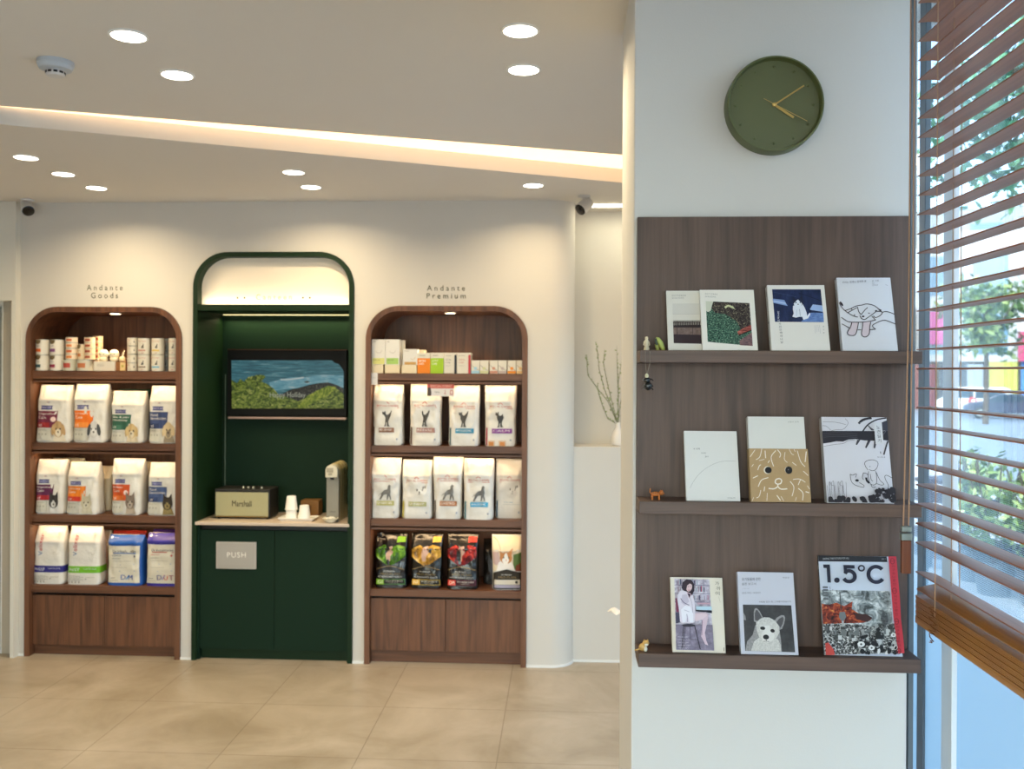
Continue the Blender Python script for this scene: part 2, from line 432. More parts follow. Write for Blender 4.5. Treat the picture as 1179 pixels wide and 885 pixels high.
# crossing of the two lines
k1 = (A1.y - A0.y) / (A1.x - A0.x); k2 = (B1.y - B0.y) / (B1.x - B0.x)
xc = (B0.y - k2 * B0.x - A0.y + k1 * A0.x) / (k1 - k2); yc = A0.y + k1 * (xc - A0.x)
xc2 = max(xc, XM)
cr_ = MB(); cr_.prismz([aL, aR, (XR, 5.9), (XM, 5.9)], ZR, ZR + 0.25)
struct('ceiling', cr_, m_wallc)
fb = MB()
if xc > XM: fb.prismz([(XM, YN - 0.1), (XR, YN - 0.1), bR, (xc, yc), aL], ZF, ZF + 0.3)
else: fb.prismz([(XM, YN - 0.1), (XR, YN - 0.1), bR, bL], ZF, ZF + 0.3)
struct('ceiling_front', fb, m_wallc)
gl = MB()
def off(p, d): return (p[0], p[1] + d)
if xc > XM: gl.prismz([(xc, yc), bR, off(aR, 0.0)], ZF + 0.002, ZF + 0.02)
else: gl.prismz([bL, bR, aR, aL], ZF + 0.002, ZF + 0.02)
slot = thing('light_slot', 'long glowing warm light wedge set along the oblique step in the ceiling', 'ceiling light', (A1.x, A1.y, ZF))
gl.build('diffuser', emitter('slot_diffuser', '#ffcd90', 2.1), slot, world=True)
# fascia strip of cream paint is the edge of the lower ceiling

# ------------------------------------------------------------------ pier
xp0 = atY(728.5, 500, YP).x; xp1 = atY(1046, 500, YP).x
pr = MB(); pr.box(xp0, xp1, YP, YPF, 0, ZF + 0.05); struct('wall_pier', pr, m_pier, bevel=0.004)
# ================================================================== cabinets in the niches
YS = 5.138                                  # shelf fronts
def cabinet(N, label, shelves, doors_y, wmat, wmath, cx):
    x0, x1, z1, r = N['x0'], N['x1'], N['z1'], N['r']
    t = thing('display_cabinet', label, 'cabinet', ((x0 + x1) / 2, YB, 0))
    m = MB(); band(m, x0 + 0.001, x1 - 0.001, 0, z1 - 0.001, r, 0.03, YW - 0.014, YB); m.build('frame', wmat, t, world=True, smooth=True)
    m = MB(); m.prism(arch(x0 + 0.02, x1 - 0.02, 0.05, z1 - 0.02, r), YB - 0.002, YB + 0.016); m.build('back_panel', wmat, t, world=True)
    for k, (ya, yb) in enumerate(shelves):
        za, zb = zw(ya, cx, YS), zw(yb, cx, YS)
        m = MB(); m.box(x0 + 0.03, x1 - 0.03, YS, YB - 0.003, zb + (0.012 if k < 3 else 0), za)
        if k < 3: m.box(x0 + 0.03, x1 - 0.03, YS, YS + 0.012, zb, zb + 0.02)
        m.build('shelf', wmath, t, world=True)
    # light strips under the shelves, set back behind the shelf front
    for k, (ya, yb) in enumerate(shelves[:-1]):
        zb = zw(yb, cx, YS)
        m = MB(); m.box(x0 + 0.05, x1 - 0.05, YS + 0.014, YS + 0.030, zb + 0.006, zb + 0.012); m.build('light_strip', emitter('shelf_strip', '#ffcf8a', 4.0), t, world=True)
        area('shelf_light', (0.5 * (x0 + x1), YS + 0.03, zb + 0.004), (x1 - x0 - 0.1, 0.015), SHELF_W, (1.0, 0.70, 0.40), t, tilt=math.radians(12), spread=170)
    yd0, yd1 = doors_y
    zd0, zd1 = zw(yd1, cx, YS), zw(yd0, cx, YS); xm = (x0 + x1) / 2
    for a, b2 in ((x0 + 0.032, xm - 0.0015), (xm + 0.0015, x1 - 0.032)):
        m = MB(); m.box(a, b2, YS + 0.012, YS + 0.03, zd0, zd1); m.build('door', wmat, t, world=True, bevel=0.001)
    m = MB(); m.box(x0 + 0.03, x1 - 0.03, YS + 0.035, YS + 0.05, 0, zd0 - 0.002); m.build('plinth', wmath, t, world=True)
    m = MB(); m.box(x0 + 0.03, x1 - 0.03, YS + 0.05, YS + 0.06, zd0, zw(shelves[-1][1], cx, YS)); m.build('inner_panel', m_black, t, world=True)
    return t
def area(name, loc, size, power, col, parent=None, tilt=0.0, rot=None, spread=180, shape='RECTANGLE'):
    l = bpy.data.lights.new(name, 'AREA'); l.shape = shape; l.size = size[0]; l.size_y = size[1]; l.energy = power; l.color = col; l.spread = math.radians(spread)
    o = bpy.data.objects.new(name, l); C.objects.link(o)
    if parent is not None:
        o.parent = parent; o.location = Vector(loc) - Vector(parent.location)
    else: o.location = loc
    o.rotation_euler = rot if rot else (tilt, 0, 0)
    return o
SHELF_W = 0.68
SL = [(427, 440.5), (510, 522.5), (593, 605.5), (674.5, 683)]
SR = [(430, 442), (513.5, 525.5), (598, 610.5), (679.5, 687.5)]
cabL = cabinet(NL, 'arched walnut display cabinet at the left, with cans on its top shelf', SL, (686.5, 744), m_walnut, m_walnuth, 120)
cabR = cabinet(NR, 'arched walnut display cabinet at the right, with cartons on its top shelf', SR, (690.5, 750.5), m_walnut, m_walnuth, 514)

# recessed spots in the arch tops
for (N, px, t) in ((NL, 135, cabL), (NR, 519, cabR)):
    x = atY(px, 357, YW + 0.12).x; z = N['z1'] - 0.032
    d = MB(); d.lathe([(0.036, z - 0.001), (0.036, z - 0.004), (0.028, z - 0.004)], 24, (x, YW + 0.10, 0)); d.build('spot_ring', m_white, t, world=True)
    d = MB(); d.lathe([(0.028, z - 0.002), (0.028, z - 0.0045)], 24, (x, YW + 0.10, 0)); d.build('spot_lens', emitter('spot_lens', '#ffe2b0', 14), t, world=True)
    area('spot', (x, YW + 0.10, z - 0.008), (0.05, 0.05), 2.2, (1.0, 0.78, 0.52), t, shape='DISK', spread=120)

# ------------------------------------------------------------------ green canteen niche
x0, x1, z1, r = NC['x0'], NC['x1'], NC['z1'], NC['r']
ct = thing('canteen_cabinet', 'tall dark green arched cabinet with a glowing sign panel, counter and two doors', 'cabinet', ((x0 + x1) / 2, YB, 0))
m = MB(); band(m, x0 + 0.001, x1 - 0.001, 0, z1 - 0.001, r, 0.027, YW - 0.014, YB); m.build('frame', m_greenf, ct, world=True, smooth=True)
zb1, zb0 = zw(350.5, 310), zw(357.5, 310)
m = MB(); m.box(x0 + 0.027, x1 - 0.027, YW - 0.01, YB - 0.02, zb0, zb1); m.build('header_bar', m_greenf, ct, world=True, bevel=0.001)
m = MB(); m.box(x0 + 0.02, x1 - 0.02, YB - 0.003, YB + 0.015, 0, zb0 + 0.01); m.build('back_panel', m_green, ct, world=True)
ms = mat('sign_acrylic', '#f3e6d2', 0.12, coat=0.3)
m = MB(); m.prism(arch(x0 + 0.024, x1 - 0.024, zb1 - 0.002, z1 - 0.024, r - 0.02), YW + 0.05, YW + 0.06); sp = m.build('sign_panel', ms, ct, world=True, smooth=True)
area('sign_light', ((x0 + x1) / 2, YW + 0.022, zb1 + 0.006), (x1 - x0 - 0.08, 0.02), 0.6, (1.0, 0.84, 0.62), ct, rot=(PI - math.radians(25), 0, 0), spread=180)
def flat_fn(Y): return lambda x, y, l: Vector((atY(x, y, Y).x, Y - 0.0004 * l, atY(x, y, Y).z))
mw_ = ink('#8f7a52'); a = Art(flat_fn(YW + 0.049))
a.text('Canteen', 295, 338.6, 336, 345.4, mat('gold_text', '#b39b6a', 0.4), spacing=1.6)
a.build('lettering', ct, world=True)
for px in (273.6, 281.7, 348.9, 356.9): a = Art(flat_fn(YW + 0.049)); a.ell(px, 342.8, 1.15, 1.15, '#4a4620', 12); a.build('sign_dot', ct, world=True)
# light strip at the top of the recess
xi0, xi1 = x0 + 0.04, x1 - 0.035
m = MB(); m.box(xi0, xi1, YB - 0.03, YB - 0.018, zb0 - 0.005, zb0); m.build('light_strip', emitter('canteen_strip', '#ffe9a0', 1.3), ct, world=True)
area('recess_light', ((x0 + x1) / 2, YB - 0.045, zb0 - 0.016), (x1 - x0 - 0.1, 0.02), 2.2, (1.0, 0.86, 0.45), ct, tilt=math.radians(-8), spread=150)
# counter
zc1, zc0 = zw(601.6, 315, YW - 0.012), zw(605.3, 315, YW - 0.012)
m = MB(); m.box(x0 + 0.02, x1 - 0.02, YW - 0.016, YB - 0.004, zc0, zc1); m.build('counter', mat('counter_stone', '#cbb8a4', 0.3, var=0.06, vscale=14), ct, world=True, bevel=0.002)
xm = atY(315.5, 680, YS).x; zd1, zd0 = zw(611, 315, YS), zw(748.5, 315, YS)
for a_, b_ in ((x0 + 0.04, xm - 0.0012), (xm + 0.0012, x1 - 0.036)):
    m = MB(); m.box(a_, b_, YS + 0.006, YS + 0.024, zd0, zd1); m.build('door', m_green, ct, world=True, bevel=0.001)
for a_, b_ in ((x0 + 0.026, x0 + 0.04), (x1 - 0.036, x1 - 0.026)): m = MB(); m.box(a_, b_, YS, YS + 0.024, 0, zc0); m.build('side_filler', m_green, ct, world=True)
m = MB(); m.box(x0 + 0.04, x1 - 0.036, YS + 0.03, YS + 0.04, 0, zd0); m.build('plinth', m_greenf, ct, world=True)
m = MB(); m.box(x0 + 0.03, x1 - 0.03, YS + 0.03, YS + 0.04, zd0, zc0); m.build('inner_panel', m_black, ct, world=True)
# push plate, a waste flap
p0, p1 = atY(249, 623.3, YS), atY(295, 655.2, YS)
pl = thing('push_flap', 'light grey square push plate on the left green cabinet door', 'push plate', ((p0.x + p1.x) / 2, YS + 0.006, p1.z))
m = MB(); m.box(p0.x, p1.x, YS - 0.002, YS + 0.006, p1.z, p0.z); m.build('plate', mat('plate_grey', '#b3ada4', 0.4, metal=0.2), pl, world=True, bevel=0.002)
m = MB(); m.box(p0.x + 0.009, p1.x - 0.009, YS - 0.0035, YS - 0.0018, p1.z + 0.009, p0.z - 0.009); m.build('flap', mat('flap_grey', '#aaa49b', 0.38, metal=0.2), pl, world=True, bevel=0.001)
a = Art(flat_fn(YS - 0.0036)); a.text('PUSH', 261.5, 635.6, 283, 641.6, '#eeeae0', spacing=1.15); a.build('lettering', pl, world=True)

# wall lettering
for (lines, lab) in (((('Andante', 100, 327.8, 141.4, 334.2), ('Goods', 105, 336.8, 136, 343.2)), 'small dark green two-line lettering on the wall above the cabinet with the cans'),
                     ((('Andante', 491.7, 328.4, 535.5, 334.6), ('Premium', 491.3, 337.4, 536.2, 343.6)), 'small dark green two-line lettering on the wall above the cabinet with the cartons')):
    t = thing('wall_lettering', lab, 'sign', atY(lines[0][1], lines[0][4], YW))
    a = Art(flat_fn(YW - 0.0006))
    for s, xa, ya, xb, yb in lines: a.text(s, xa, ya, xb, yb, '#3c3f1c', spacing=1.55)
    a.build('letters', t, world=True)

# ------------------------------------------------------------------ screen in the canteen
YT = YB - 0.06
q0, q1 = atY(262, 402.5, YT), atY(399, 479.5, YT)
tv = thing('television', 'flat black television in the green niche showing sea waves behind green bushes', 'television', ((q0.x + q1.x) / 2, YB - 0.004, q1.z))
m = MB(); m.box(q0.x, q1.x, YT, YB - 0.012, q1.z, q0.z); m.build('casing', mat('tv_black', '#0a0908', 0.5, spec=0.2), tv, world=True, bevel=0.003)
m = MB(); m.box(q0.x + 0.1, q1.x - 0.1, YB - 0.013, YB - 0.004, q1.z + 0.08, q0.z - 0.08); m.build('wall_bracket', m_black, tv, world=True)
m = MB(); m.box(q0.x, q1.x, YT - 0.002, YT + 0.02, q0.z, q0.z + 0.003); m.build('top_edge', mat('copper_edge', '#6b3a22', 0.4, metal=0.5), tv, world=True)
m = MB(); c0, c1 = atY(263, 479.5, YT), atY(398.5, 482.8, YT); m.box(c0.x, c1.x, YT - 0.004, YT + 0.03, c1.z, c0.z); m.build('bottom_strip', mat('tv_strip', '#b59688', 0.35, metal=0.4), tv, world=True)
def screen_mat(name, stops, scale, detail=8, dist=0.0, strength=0.8):
    mm = noise_mat(name, stops, scale, detail, 0.3, dist); nt = mm.node_tree; b = nt.nodes['Principled BSDF']
    src = b.inputs['Base Color'].links[0].from_socket
    nt.links.new(src, b.inputs['Emission Color']); b.inputs['Emission Strength'].default_value = strength; b.inputs['Base Color'].links and nt.links.remove(b.inputs['Base Color'].links[0]); b.inputs['Base Color'].default_value = (0.01, 0.01, 0.01, 1)
    return mm
a = Art(flat_fn(YT - 0.002))
sea = screen_mat('screen_sea', [(0.35, '#2c5a66'), (0.5, '#40808e'), (0.58, '#5c98a2'), (0.68, '#a8c8c8')], (7, 1, 90), 6, 0.5, 0.42)
a.poly([(266.5, 414.7), (382, 414.7), (386, 418), (390, 419), (394.5, 425), (395.8, 428), (395.8, 470), (267.2, 470)], sea)
foam = screen_mat('screen_foam', [(0.3, '#3f93aa'), (0.55, '#8cc4d0'), (0.7, '#e6efe8')], (12, 1, 50), 6, 0.6, 0.42)
a.poly([(310, 440), (335, 434), (352, 434), (372, 431), (395.5, 432), (395.5, 446), (340, 447), (312, 450)], foam)
a.line([(323, 437), (335, 436.5), (350, 434.5)], 1.6, screen_mat('screen_white', [(0, '#c9dcd8'), (1, '#eaf2ee')], (5, 5, 5), 2, 0, 0.45))
rocks = screen_mat('screen_rock', [(0.4, '#141517'), (0.55, '#3a3a34'), (0.66, '#a09c88')], (90, 1, 60), 6, 0, 0.4)
a.poly([(322, 455), (333, 449), (345, 446), (356, 443), (366, 441), (378, 440), (388, 443), (395.7, 447), (395.7, 456), (350, 462), (325, 462)], rocks)
a.ell(353.5, 439.5, 3, 1.1, rocks, 10)
bush = screen_mat('screen_bush', [(0.36, '#182408'), (0.46, '#4a6418'), (0.55, '#93a53a'), (0.66, '#dcd88a')], (38, 1, 60), 8, 1.2, 0.42)
a.poly([(267, 437), (273, 441), (277, 436), (281, 439), (286, 434), (296, 431.5), (304, 431.5), (306, 434), (301, 439), (308, 442), (315, 447), (322, 455), (332, 457), (344, 462), (352, 456), (366, 450), (378, 444), (386, 445), (389, 448), (395.8, 453), (395.8, 470), (267.2, 470)], bush)
lime = screen_mat('screen_lime', [(0.38, '#4c6a10'), (0.5, '#8fa426'), (0.62, '#ccd35c')], (60, 1, 40), 5, 1.0, 0.42)
a.poly([(343, 468), (352, 458), (364, 450), (378, 444), (388, 446), (378, 455), (362, 463), (349, 470)], lime)
a.text('Happy Holiday', 311, 451.5, 352, 459, screen_mat('screen_text', [(0, '#d8dcc0'), (1, '#e8ecd8')], (5, 5, 5), 2, 0, 0.35))
a.build('screen_picture', tv, world=True)

# ------------------------------------------------------------------ things on the counter
zc = zc1
YK = YW + 0.10
def base(px, Y): return atY(px, 600, Y).x
# radio speaker
s0, s1 = atY(247, 566, YK), atY(310.5, 597, YK)
ws = s1.x - s0.x; hs = atY(280, 563, YK).z - zc; ds = 0.17
spk = thing('speaker', 'black tabletop speaker with beige woven front on the counter', 'speaker', ((s0.x + s1.x) / 2, YK, zc))
m = MB(); m.box(-ws / 2, ws / 2, 0, ds, 0.006, hs); m.build('body', mat('speaker_black', '#15120f', 0.5, bump=0.2, bscale=400), spk, bevel=0.006)
m = MB(); m.box(-ws / 2 + 0.008, ws / 2 - 0.008, -0.003, 0.002, 0.018, hs - 0.018); m.build('grille', mat('speaker_cloth', '#a9a37c', 0.8, var=0.15, vscale=500, bump=0.3, bscale=600), spk, bevel=0.001)
def loc_fn(ox, oz, y): return lambda x, z, l: Vector((x, y - 0.0003 * l, -z))
a = Art(loc_fn(0, 0, -0.004)); a.text('Marshall', -0.058, -hs * 0.62, 0.058, -hs * 0.42, '#2c2216'); a.build('lettering', spk)
m = MB(); m.box(-ws / 2 + 0.01, ws / 2 - 0.01, -0.0035, -0.001, 0.012, 0.0165); m.build('brass_trim', mat('brass', '#a5844a', 0.3, metal=0.9), spk)
for kx in (-0.01, 0.02, 0.05, 0.1):
    m = MB(); m.lathe([(0.007, 0), (0.007, 0.008), (0.005, 0.010)], 12, (kx, 0.05, hs)); m.build('knob', mat('brass_pale', '#d8ceb4', 0.3, metal=0.7), spk, smooth=True)
for sx in (-1, 1):
    for sy in (0.02, ds - 0.02):
        m = MB(); m.lathe([(0.008, 0), (0.008, 0.006)], 10, (sx * (ws / 2 - 0.02), sy, 0)); m.build('foot', m_black, spk)
# tray and cups
YC = YW + 0.11
t0, t1 = atY(323, 598, YC), atY(365, 598, YC); wt = t1.x - t0.x
tr = thing('serving_tray', 'small white rectangular tray holding the paper cups', 'tray', ((t0.x + t1.x) / 2, YC, zc))
m = MB(); hw, hd = wt / 2, 0.06
prof = [(0.82, 0.0), (0.84, 0.003), (1.0, 0.014), (0.985, 0.0155), (0.83, 0.006)]
vs = []; fs = []
for f_, z in prof: vs += [(-hw * f_, -hd * f_, z), (hw * f_, -hd * f_, z), (hw * f_, hd * f_, z), (-hw * f_, hd * f_, z)]
for i in range(4):
    for k in range(4): fs.append((4 * i + k, 4 * i + (k + 1) % 4, 4 * i + 4 + (k + 1) % 4, 4 * i + 4 + k))
fs += [(3, 2, 1, 0), (16, 17, 18, 19)]
m.add(vs, fs); m.build('dish', mat('white_ceramic', '#e9e4dc', 0.25), tr, smooth=True, angle=30)
m_cup = mat('paper_cup', '#efeae0', 0.6, var=0.02)
def cup(px, Y, z, lab, h=0.078):
    x = base(px, Y); t = thing('paper_cup', lab, 'cup', (x, Y, z), group='upturned paper cups on the tray')
    m = MB(); m.lathe([(0.035, 0.0), (0.036, 0.002), (0.035, 0.005), (0.026, h - 0.002), (0.0245, h), (0.0235, h - 0.004), (0.012, h - 0.005)], 28); m.build('body', m_cup, t, smooth=True)
    m = MB(); 
    vs = []; m.lathe([(0.0345, 0.0), (0.0372, 0.0005), (0.0372, 0.004), (0.0345, 0.0045)], 28, cap=False); m.build('rim', m_cup, t, smooth=True)
    return t
zt = zc + 0.0068
cup(335.5, YC, zt, 'white paper cup upturned, lower cup of the stack of two on the tray')
cup(335.5, YC, zt + 0.052, 'white paper cup upturned on top of the stack of two on the tray')
cup(350.5, YC - 0.005, zt, 'single white paper cup upturned beside the stack on the tray')
# brown box
YBx = YW + 0.24
bx0, bx1 = atY(344, 576, YBx), atY(369, 594, YBx)
bt = thing('tea_box', 'small brown cardboard box behind the paper cups', 'box', ((bx0.x + bx1.x) / 2, YBx, zc))
wb_ = (bx1.x - bx0.x) * 0.82; hb = bx0.z - zc + 0.0
m = MB(); m.box(-wb_ / 2, wb_ / 2, 0, 0.09, 0, hb); m.build('carton', mat('brown_card', '#7c5626', 0.6, var=0.08), bt, bevel=0.001)
m = MB(); m.box(-0.015, 0.012, -0.0006, 0.0004, hb * 0.25, hb * 0.7); m.build('label', mat('brown_label', '#5e4018', 0.5), bt)
# capsule coffee machine
YM = YW + 0.05
e0, e1 = atY(376, 531, YM), atY(390, 598, YM)
we = e1.x - e0.x; he = atY(385, 534, YM).z - zc
cm = thing('coffee_machine', 'slim beige and grey capsule coffee machine at the right end of the counter', 'coffee machine', ((e0.x + e1.x) / 2, YM, zc))
cream = mat('machine_cream', '#c3b58d', 0.3, coat=0.3); greym = mat('machine_grey', '#8d8677', 0.35, metal=0.3)
hw = we / 2
m = MB(); m.box(-hw, hw, 0.0, 0.022, 0.0, he - 0.06); m.build('front_column', greym, cm, bevel=0.003)
m = MB()
prof2 = [(-hw, 0.0), (-hw, he - hw * 1.2)] + [(-hw * math.cos(a_), he - hw * 1.2 + hw * 1.2 * math.sin(a_)) for a_ in (PI * k / 12 for k in range(1, 12))] + [(hw, he - hw * 1.2), (hw, 0.0)]
m.prism(prof2, 0.022, 0.22); m.build('housing', cream, cm, smooth=True, bevel=0.002)
for k in range(3):
    m = MB(); y_ = 0.06 + k * 0.055
    m.prism([(x_ * 1.03, z_ if z_ < 0.01 else z_ + 0.002) for x_, z_ in prof2], y_, y_ + 0.02); m.build('housing_rib', mat('machine_tan', '#a8935c', 0.4), cm, smooth=True)
m = MB(); m.prism([(-hw * 0.98, he - 0.075), (-hw * 0.98, he - hw)] + [(-hw * 0.98 * math.cos(a_), he - hw + hw * 0.95 * math.sin(a_)) for a_ in (PI * k / 12 for k in range(1, 12))] + [(hw * 0.98, he - hw), (hw * 0.98, he - 0.075)], -0.03, 0.022)
m.build('head', mat('machine_head', '#d3cab2', 0.3), cm, smooth=True, bevel=0.004)
m = MB(); m.lathe([(0.010, 0), (0.012, 0.012)], 14, (0.0, -0.012, he - 0.088)); m.build('spout', m_black, part_of(cm, 'head'))
m = MB(); m.box(-hw * 0.75, hw * 0.3, -0.0315, -0.029, he - 0.045, he - 0.02); m.box(-hw * .5, hw * .1, -0.0318, -0.029, he - 0.062, he - 0.05); m.build('button_panel', mat('btn_grey', '#a39b86', 0.4), part_of(cm, 'head'))
a = Art(loc_fn(0, 0, -0.0006)); a.text('MILLE', -hw * 0.4, -0.062, hw * 0.5, -0.054, '#4b4334'); a.build('lettering', cm)
m = MB(); m.box(-hw * 0.9, hw * 0.9, -0.006, 0.0, 0.0, 0.012); m.build('drip_tray', m_black, cm)
# little bowl
YL_ = YW + 0.025
bo = thing('small_bowl', 'small white bowl at the counter edge below the coffee machine', 'bowl', (base(380.5, YL_), YL_, zc))
R_ = 0.047
m = MB(); m.lathe([(0.020, 0), (0.022, 0.003), (0.036, 0.013), (R_, 0.027), (R_ - 0.003, 0.027), (0.034, 0.015), (0.010, 0.008)], 30); m.build('bowl', mat('cream_ceramic', '#e6dec6', 0.25), bo, smooth=True)
m = MB()
random.seed(5)
for k in range(14):
    a_ = random.random() * 6.28; rr = random.random() * 0.028; m.ellipsoid((rr * math.cos(a_), rr * math.sin(a_), 0.024 + random.random() * 0.004), (0.007, 0.006, 0.005), seg=8, rings=6)
o = m.build('sweets', mat('sweets', '#e9e2d2', 0.4), None, smooth=True); o.location = bo.location
tag(o, 'heap of pale wrapped sweets inside the small white bowl', 'sweets', kind='stuff')
# thin cable on the left inner corner
cb = MB(); xk = atY(258.5, 500, YB - 0.02).x; cb.tube([(xk, YB - 0.008, zc), (xk, YB - 0.008, q0.z - 0.15)], 0.003, 6)
tag(cb.build('power_cable', mat('cable_grey', '#5b6a58', 0.5)), 'thin grey cable running up the back left corner of the green niche', 'cable')

# ------------------------------------------------------------------ ceiling lights
def downlight(px, py, rear, lab, at=None):
    Z = ZR if rear else ZF
    p = Vector((at[0], at[1], Z)) if at else atZ(px, py, Z); R = 0.052 if not rear else 0.05
    t = thing('downlight', lab, 'ceiling light', p, group='recessed ceiling lights')
    m = MB(); m.lathe([(R + 0.008, 0.0), (R + 0.007, -0.003), (R, -0.004), (R - 0.001, -0.001)], 32); m.build('trim_ring', m_white, t, smooth=True)
    m = MB(); m.lathe([(R, -0.0012), (R, -0.003)], 32); m.build('lens', emitter('downlight_lens', '#fff4e2', 9.0), t)
    area('lamp', (p.x, p.y, p.z - 0.006), (R * 1.6, R * 1.6), DL_W, (1.0, 0.79, 0.49), t, shape='DISK', spread=150)
    return t
DL_W = 5.0
for px, py, rear, lab in ((148, 41, 0, 'round ceiling light, the nearer of the two beside the smoke detector'), (204, 86, 0, 'round ceiling light, the farther of the two beside the smoke detector'),
                          (599, 35, 0, 'round ceiling light near the pier, the nearer of the pair'), (603, 80, 0, 'round ceiling light near the pier, the farther of the pair'),
                          (30, 181, 1, 'round light in the rear ceiling, leftmost of the row of three'), (73, 200, 1, 'round light in the rear ceiling, middle of the row of three'), (111, 216, 1, 'round light in the rear ceiling, rightmost of the row of three'),
                          (338, 198, 1, 'round light above the green niche, the nearer of the pair'), (358, 215, 1, 'round light above the green niche, the farther of the pair'),
                          (614, 213, 1, 'single round light in the rear ceiling beside the right security camera')):
    downlight(px, py, rear, lab)

# smoke detector
p = atZ(64, 71, ZF); sd = thing('smoke_detector', 'round white smoke detector on the ceiling', 'smoke detector', p)
mg = mat('detector_white', '#b7bcc0', 0.45)
m = MB(); m.lathe([(0.058, 0), (0.058, -0.012), (0.054, -0.016), (0.054, -0.02), (0.05, -0.027), (0.035, -0.031)], 36); m.build('base', mg, sd, smooth=True, angle=30)
m = MB(); m.lathe([(0.030, -0.029), (0.030, -0.044), (0.026, -0.049), (0.01, -0.051)], 28); m.build('sensor_head', mat('detector_head', '#c9c6c2', 0.45), sd, smooth=True, angle=30)
for k in range(10):
    a_ = 2 * PI * k / 10 + 0.2; ca, sa = math.cos(a_), math.sin(a_)
    m = MB(); u, v_ = Vector((-sa, ca, 0)), Vector((ca, sa, 0)); c_ = v_ * 0.0305 + Vector((0, 0, -0.0385))
    q = [c_ + u * du * 0.0062 + Vector((0, 0, dz * 0.0035)) + v_ * dv for dv in (-0.002, 0.0006) for du, dz in ((-1, -1), (1, -1), (1, 1), (-1, 1))]
    m.add(q, [(0, 1, 2, 3), (7, 6, 5, 4), (0, 4, 5, 1), (1, 5, 6, 2), (2, 6, 7, 3), (3, 7, 4, 0)]); m.build('vent', m_black, part_of(sd, 'sensor_head'))

# security cameras
for x_, y_, lab in ((-1.0, -0.6, 'added unseen ceiling light nearest the glass front'), (-2.4, 0.9, 'added unseen ceiling light nearest the left wall')):  # unseen lamps, added out of view to brighten the top of the pier
    DLP = (x_, y_); downlight(0, 0, 0, lab, (x_, y_))
def seccam(px, py, Y, lab, aim):
    p = atY(px, py, Y); top = Vector((p.x, Y, ZR)); drop = ZR - p.z
    t = thing('security_camera', lab, 'security camera', top, group='ceiling security cameras')
    wm = mat('camera_white', '#cfcac4', 0.4)
    m = MB(); m.lathe([(0.036, 0), (0.034, -0.008), (0.02, -0.012), (0.009, -0.015), (0.009, -drop + 0.02)], 24); m.build('mount', wm, t, smooth=True)
    d = Vector(aim).normalized(); q = d.to_track_quat('Z', 'Y').to_matrix().to_4x4(); c_ = Vector((0, 0, -drop)) 
    m = MB(); m.lathe([(0.020, -0.05), (0.031, -0.045), (0.034, 0.0), (0.035, 0.034)], 24, c_, mtx=q); m.build('body', wm, t, smooth=True)
    m = MB(); m.lathe([(0.032, 0.030), (0.032, 0.038), (0.028, 0.041), (0.0, 0.041)], 24, c_, mtx=q, cap=False); m.build('lens_cover', mat('lens_black', '#0b0a0a', 0.08), part_of(t, 'body'), smooth=True)
    m = MB(); m.lathe([(0.012, 0.041), (0.010, 0.046), (0.0, 0.048)], 16, c_, mtx=q, cap=False); m.build('lens', mat('lens_glass', '#1a1d22', 0.03), t, smooth=True)
seccam(31.5, 239, YW - 0.10, 'white bullet security camera with black face in the left ceiling corner', (0.5, -0.55, -0.6))
seccam(672.5, 237.5, YW - 0.12, 'white bullet security camera with black face above the rounded wall end', (-0.62, -0.5, -0.62))

# linear lamp in the recess
p0, p1 = atY(676, 236, YH + 0.03), atY(740, 236, YH + 0.03)
ll = thing('linear_lamp', 'thin white light bar at the ceiling over the ledge niche', 'light', (p0.x, YH + 0.03, ZR))
m = MB(); m.box(p0.x, 0.9, YH + 0.01, YH + 0.045, ZR - 0.012, ZR); m.build('diffuser', emitter('bar_diffuser', '#fff6dc', 6.0), ll, world=True)
area('bar_light', ((p0.x + 0.9) / 2, YH + 0.03, ZR - 0.016), (0.7, 0.03), 2.4, (1.0, 0.93, 0.66), ll)

# vase with twigs on the ledge
YV = 5.36; pv = atY(711.5, 512, YV); 
va = thing('vase', 'slim white bottle vase on the ledge beside the pier', 'vase', (pv.x, YV, ZL))
hv = atY(711, 486, YV).z - ZL; m = MB()
m.lathe([(0.030, 0), (0.036, 0.004), (0.040, 0.03), (0.038, hv * 0.45), (0.028, hv * 0.62), (0.016, hv * 0.74), (0.013, hv * 0.9), (0.015, hv), (0.011, hv), (0.009, hv * 0.8)], 28); m.build('body', mat('vase_white', '#e4ded6', 0.35), va, smooth=True)
random.seed(3)
lf = mat('twig_leaf', '#8f9c6a', 0.6, var=0.15); st = mat('twig_bark', '#6f6f52', 0.7)
branches = [[(708, 485), (700, 482), (693, 465), (689, 452), (688, 440)], [(709, 485), (700, 462), (687, 446), (677, 432), (676, 417), (674, 408)],
            [(709, 484), (703, 465), (696, 448), (690, 425), (688, 405), (686, 393)], [(710, 484), (704, 460), (699, 440), (695, 418), (696, 402)],
            [(710, 484), (712, 462), (712, 440), (716, 415)], [(710, 485), (714, 465), (722, 440), (728, 410)], [(711, 484), (712, 460), (711, 425), (710, 398)]]
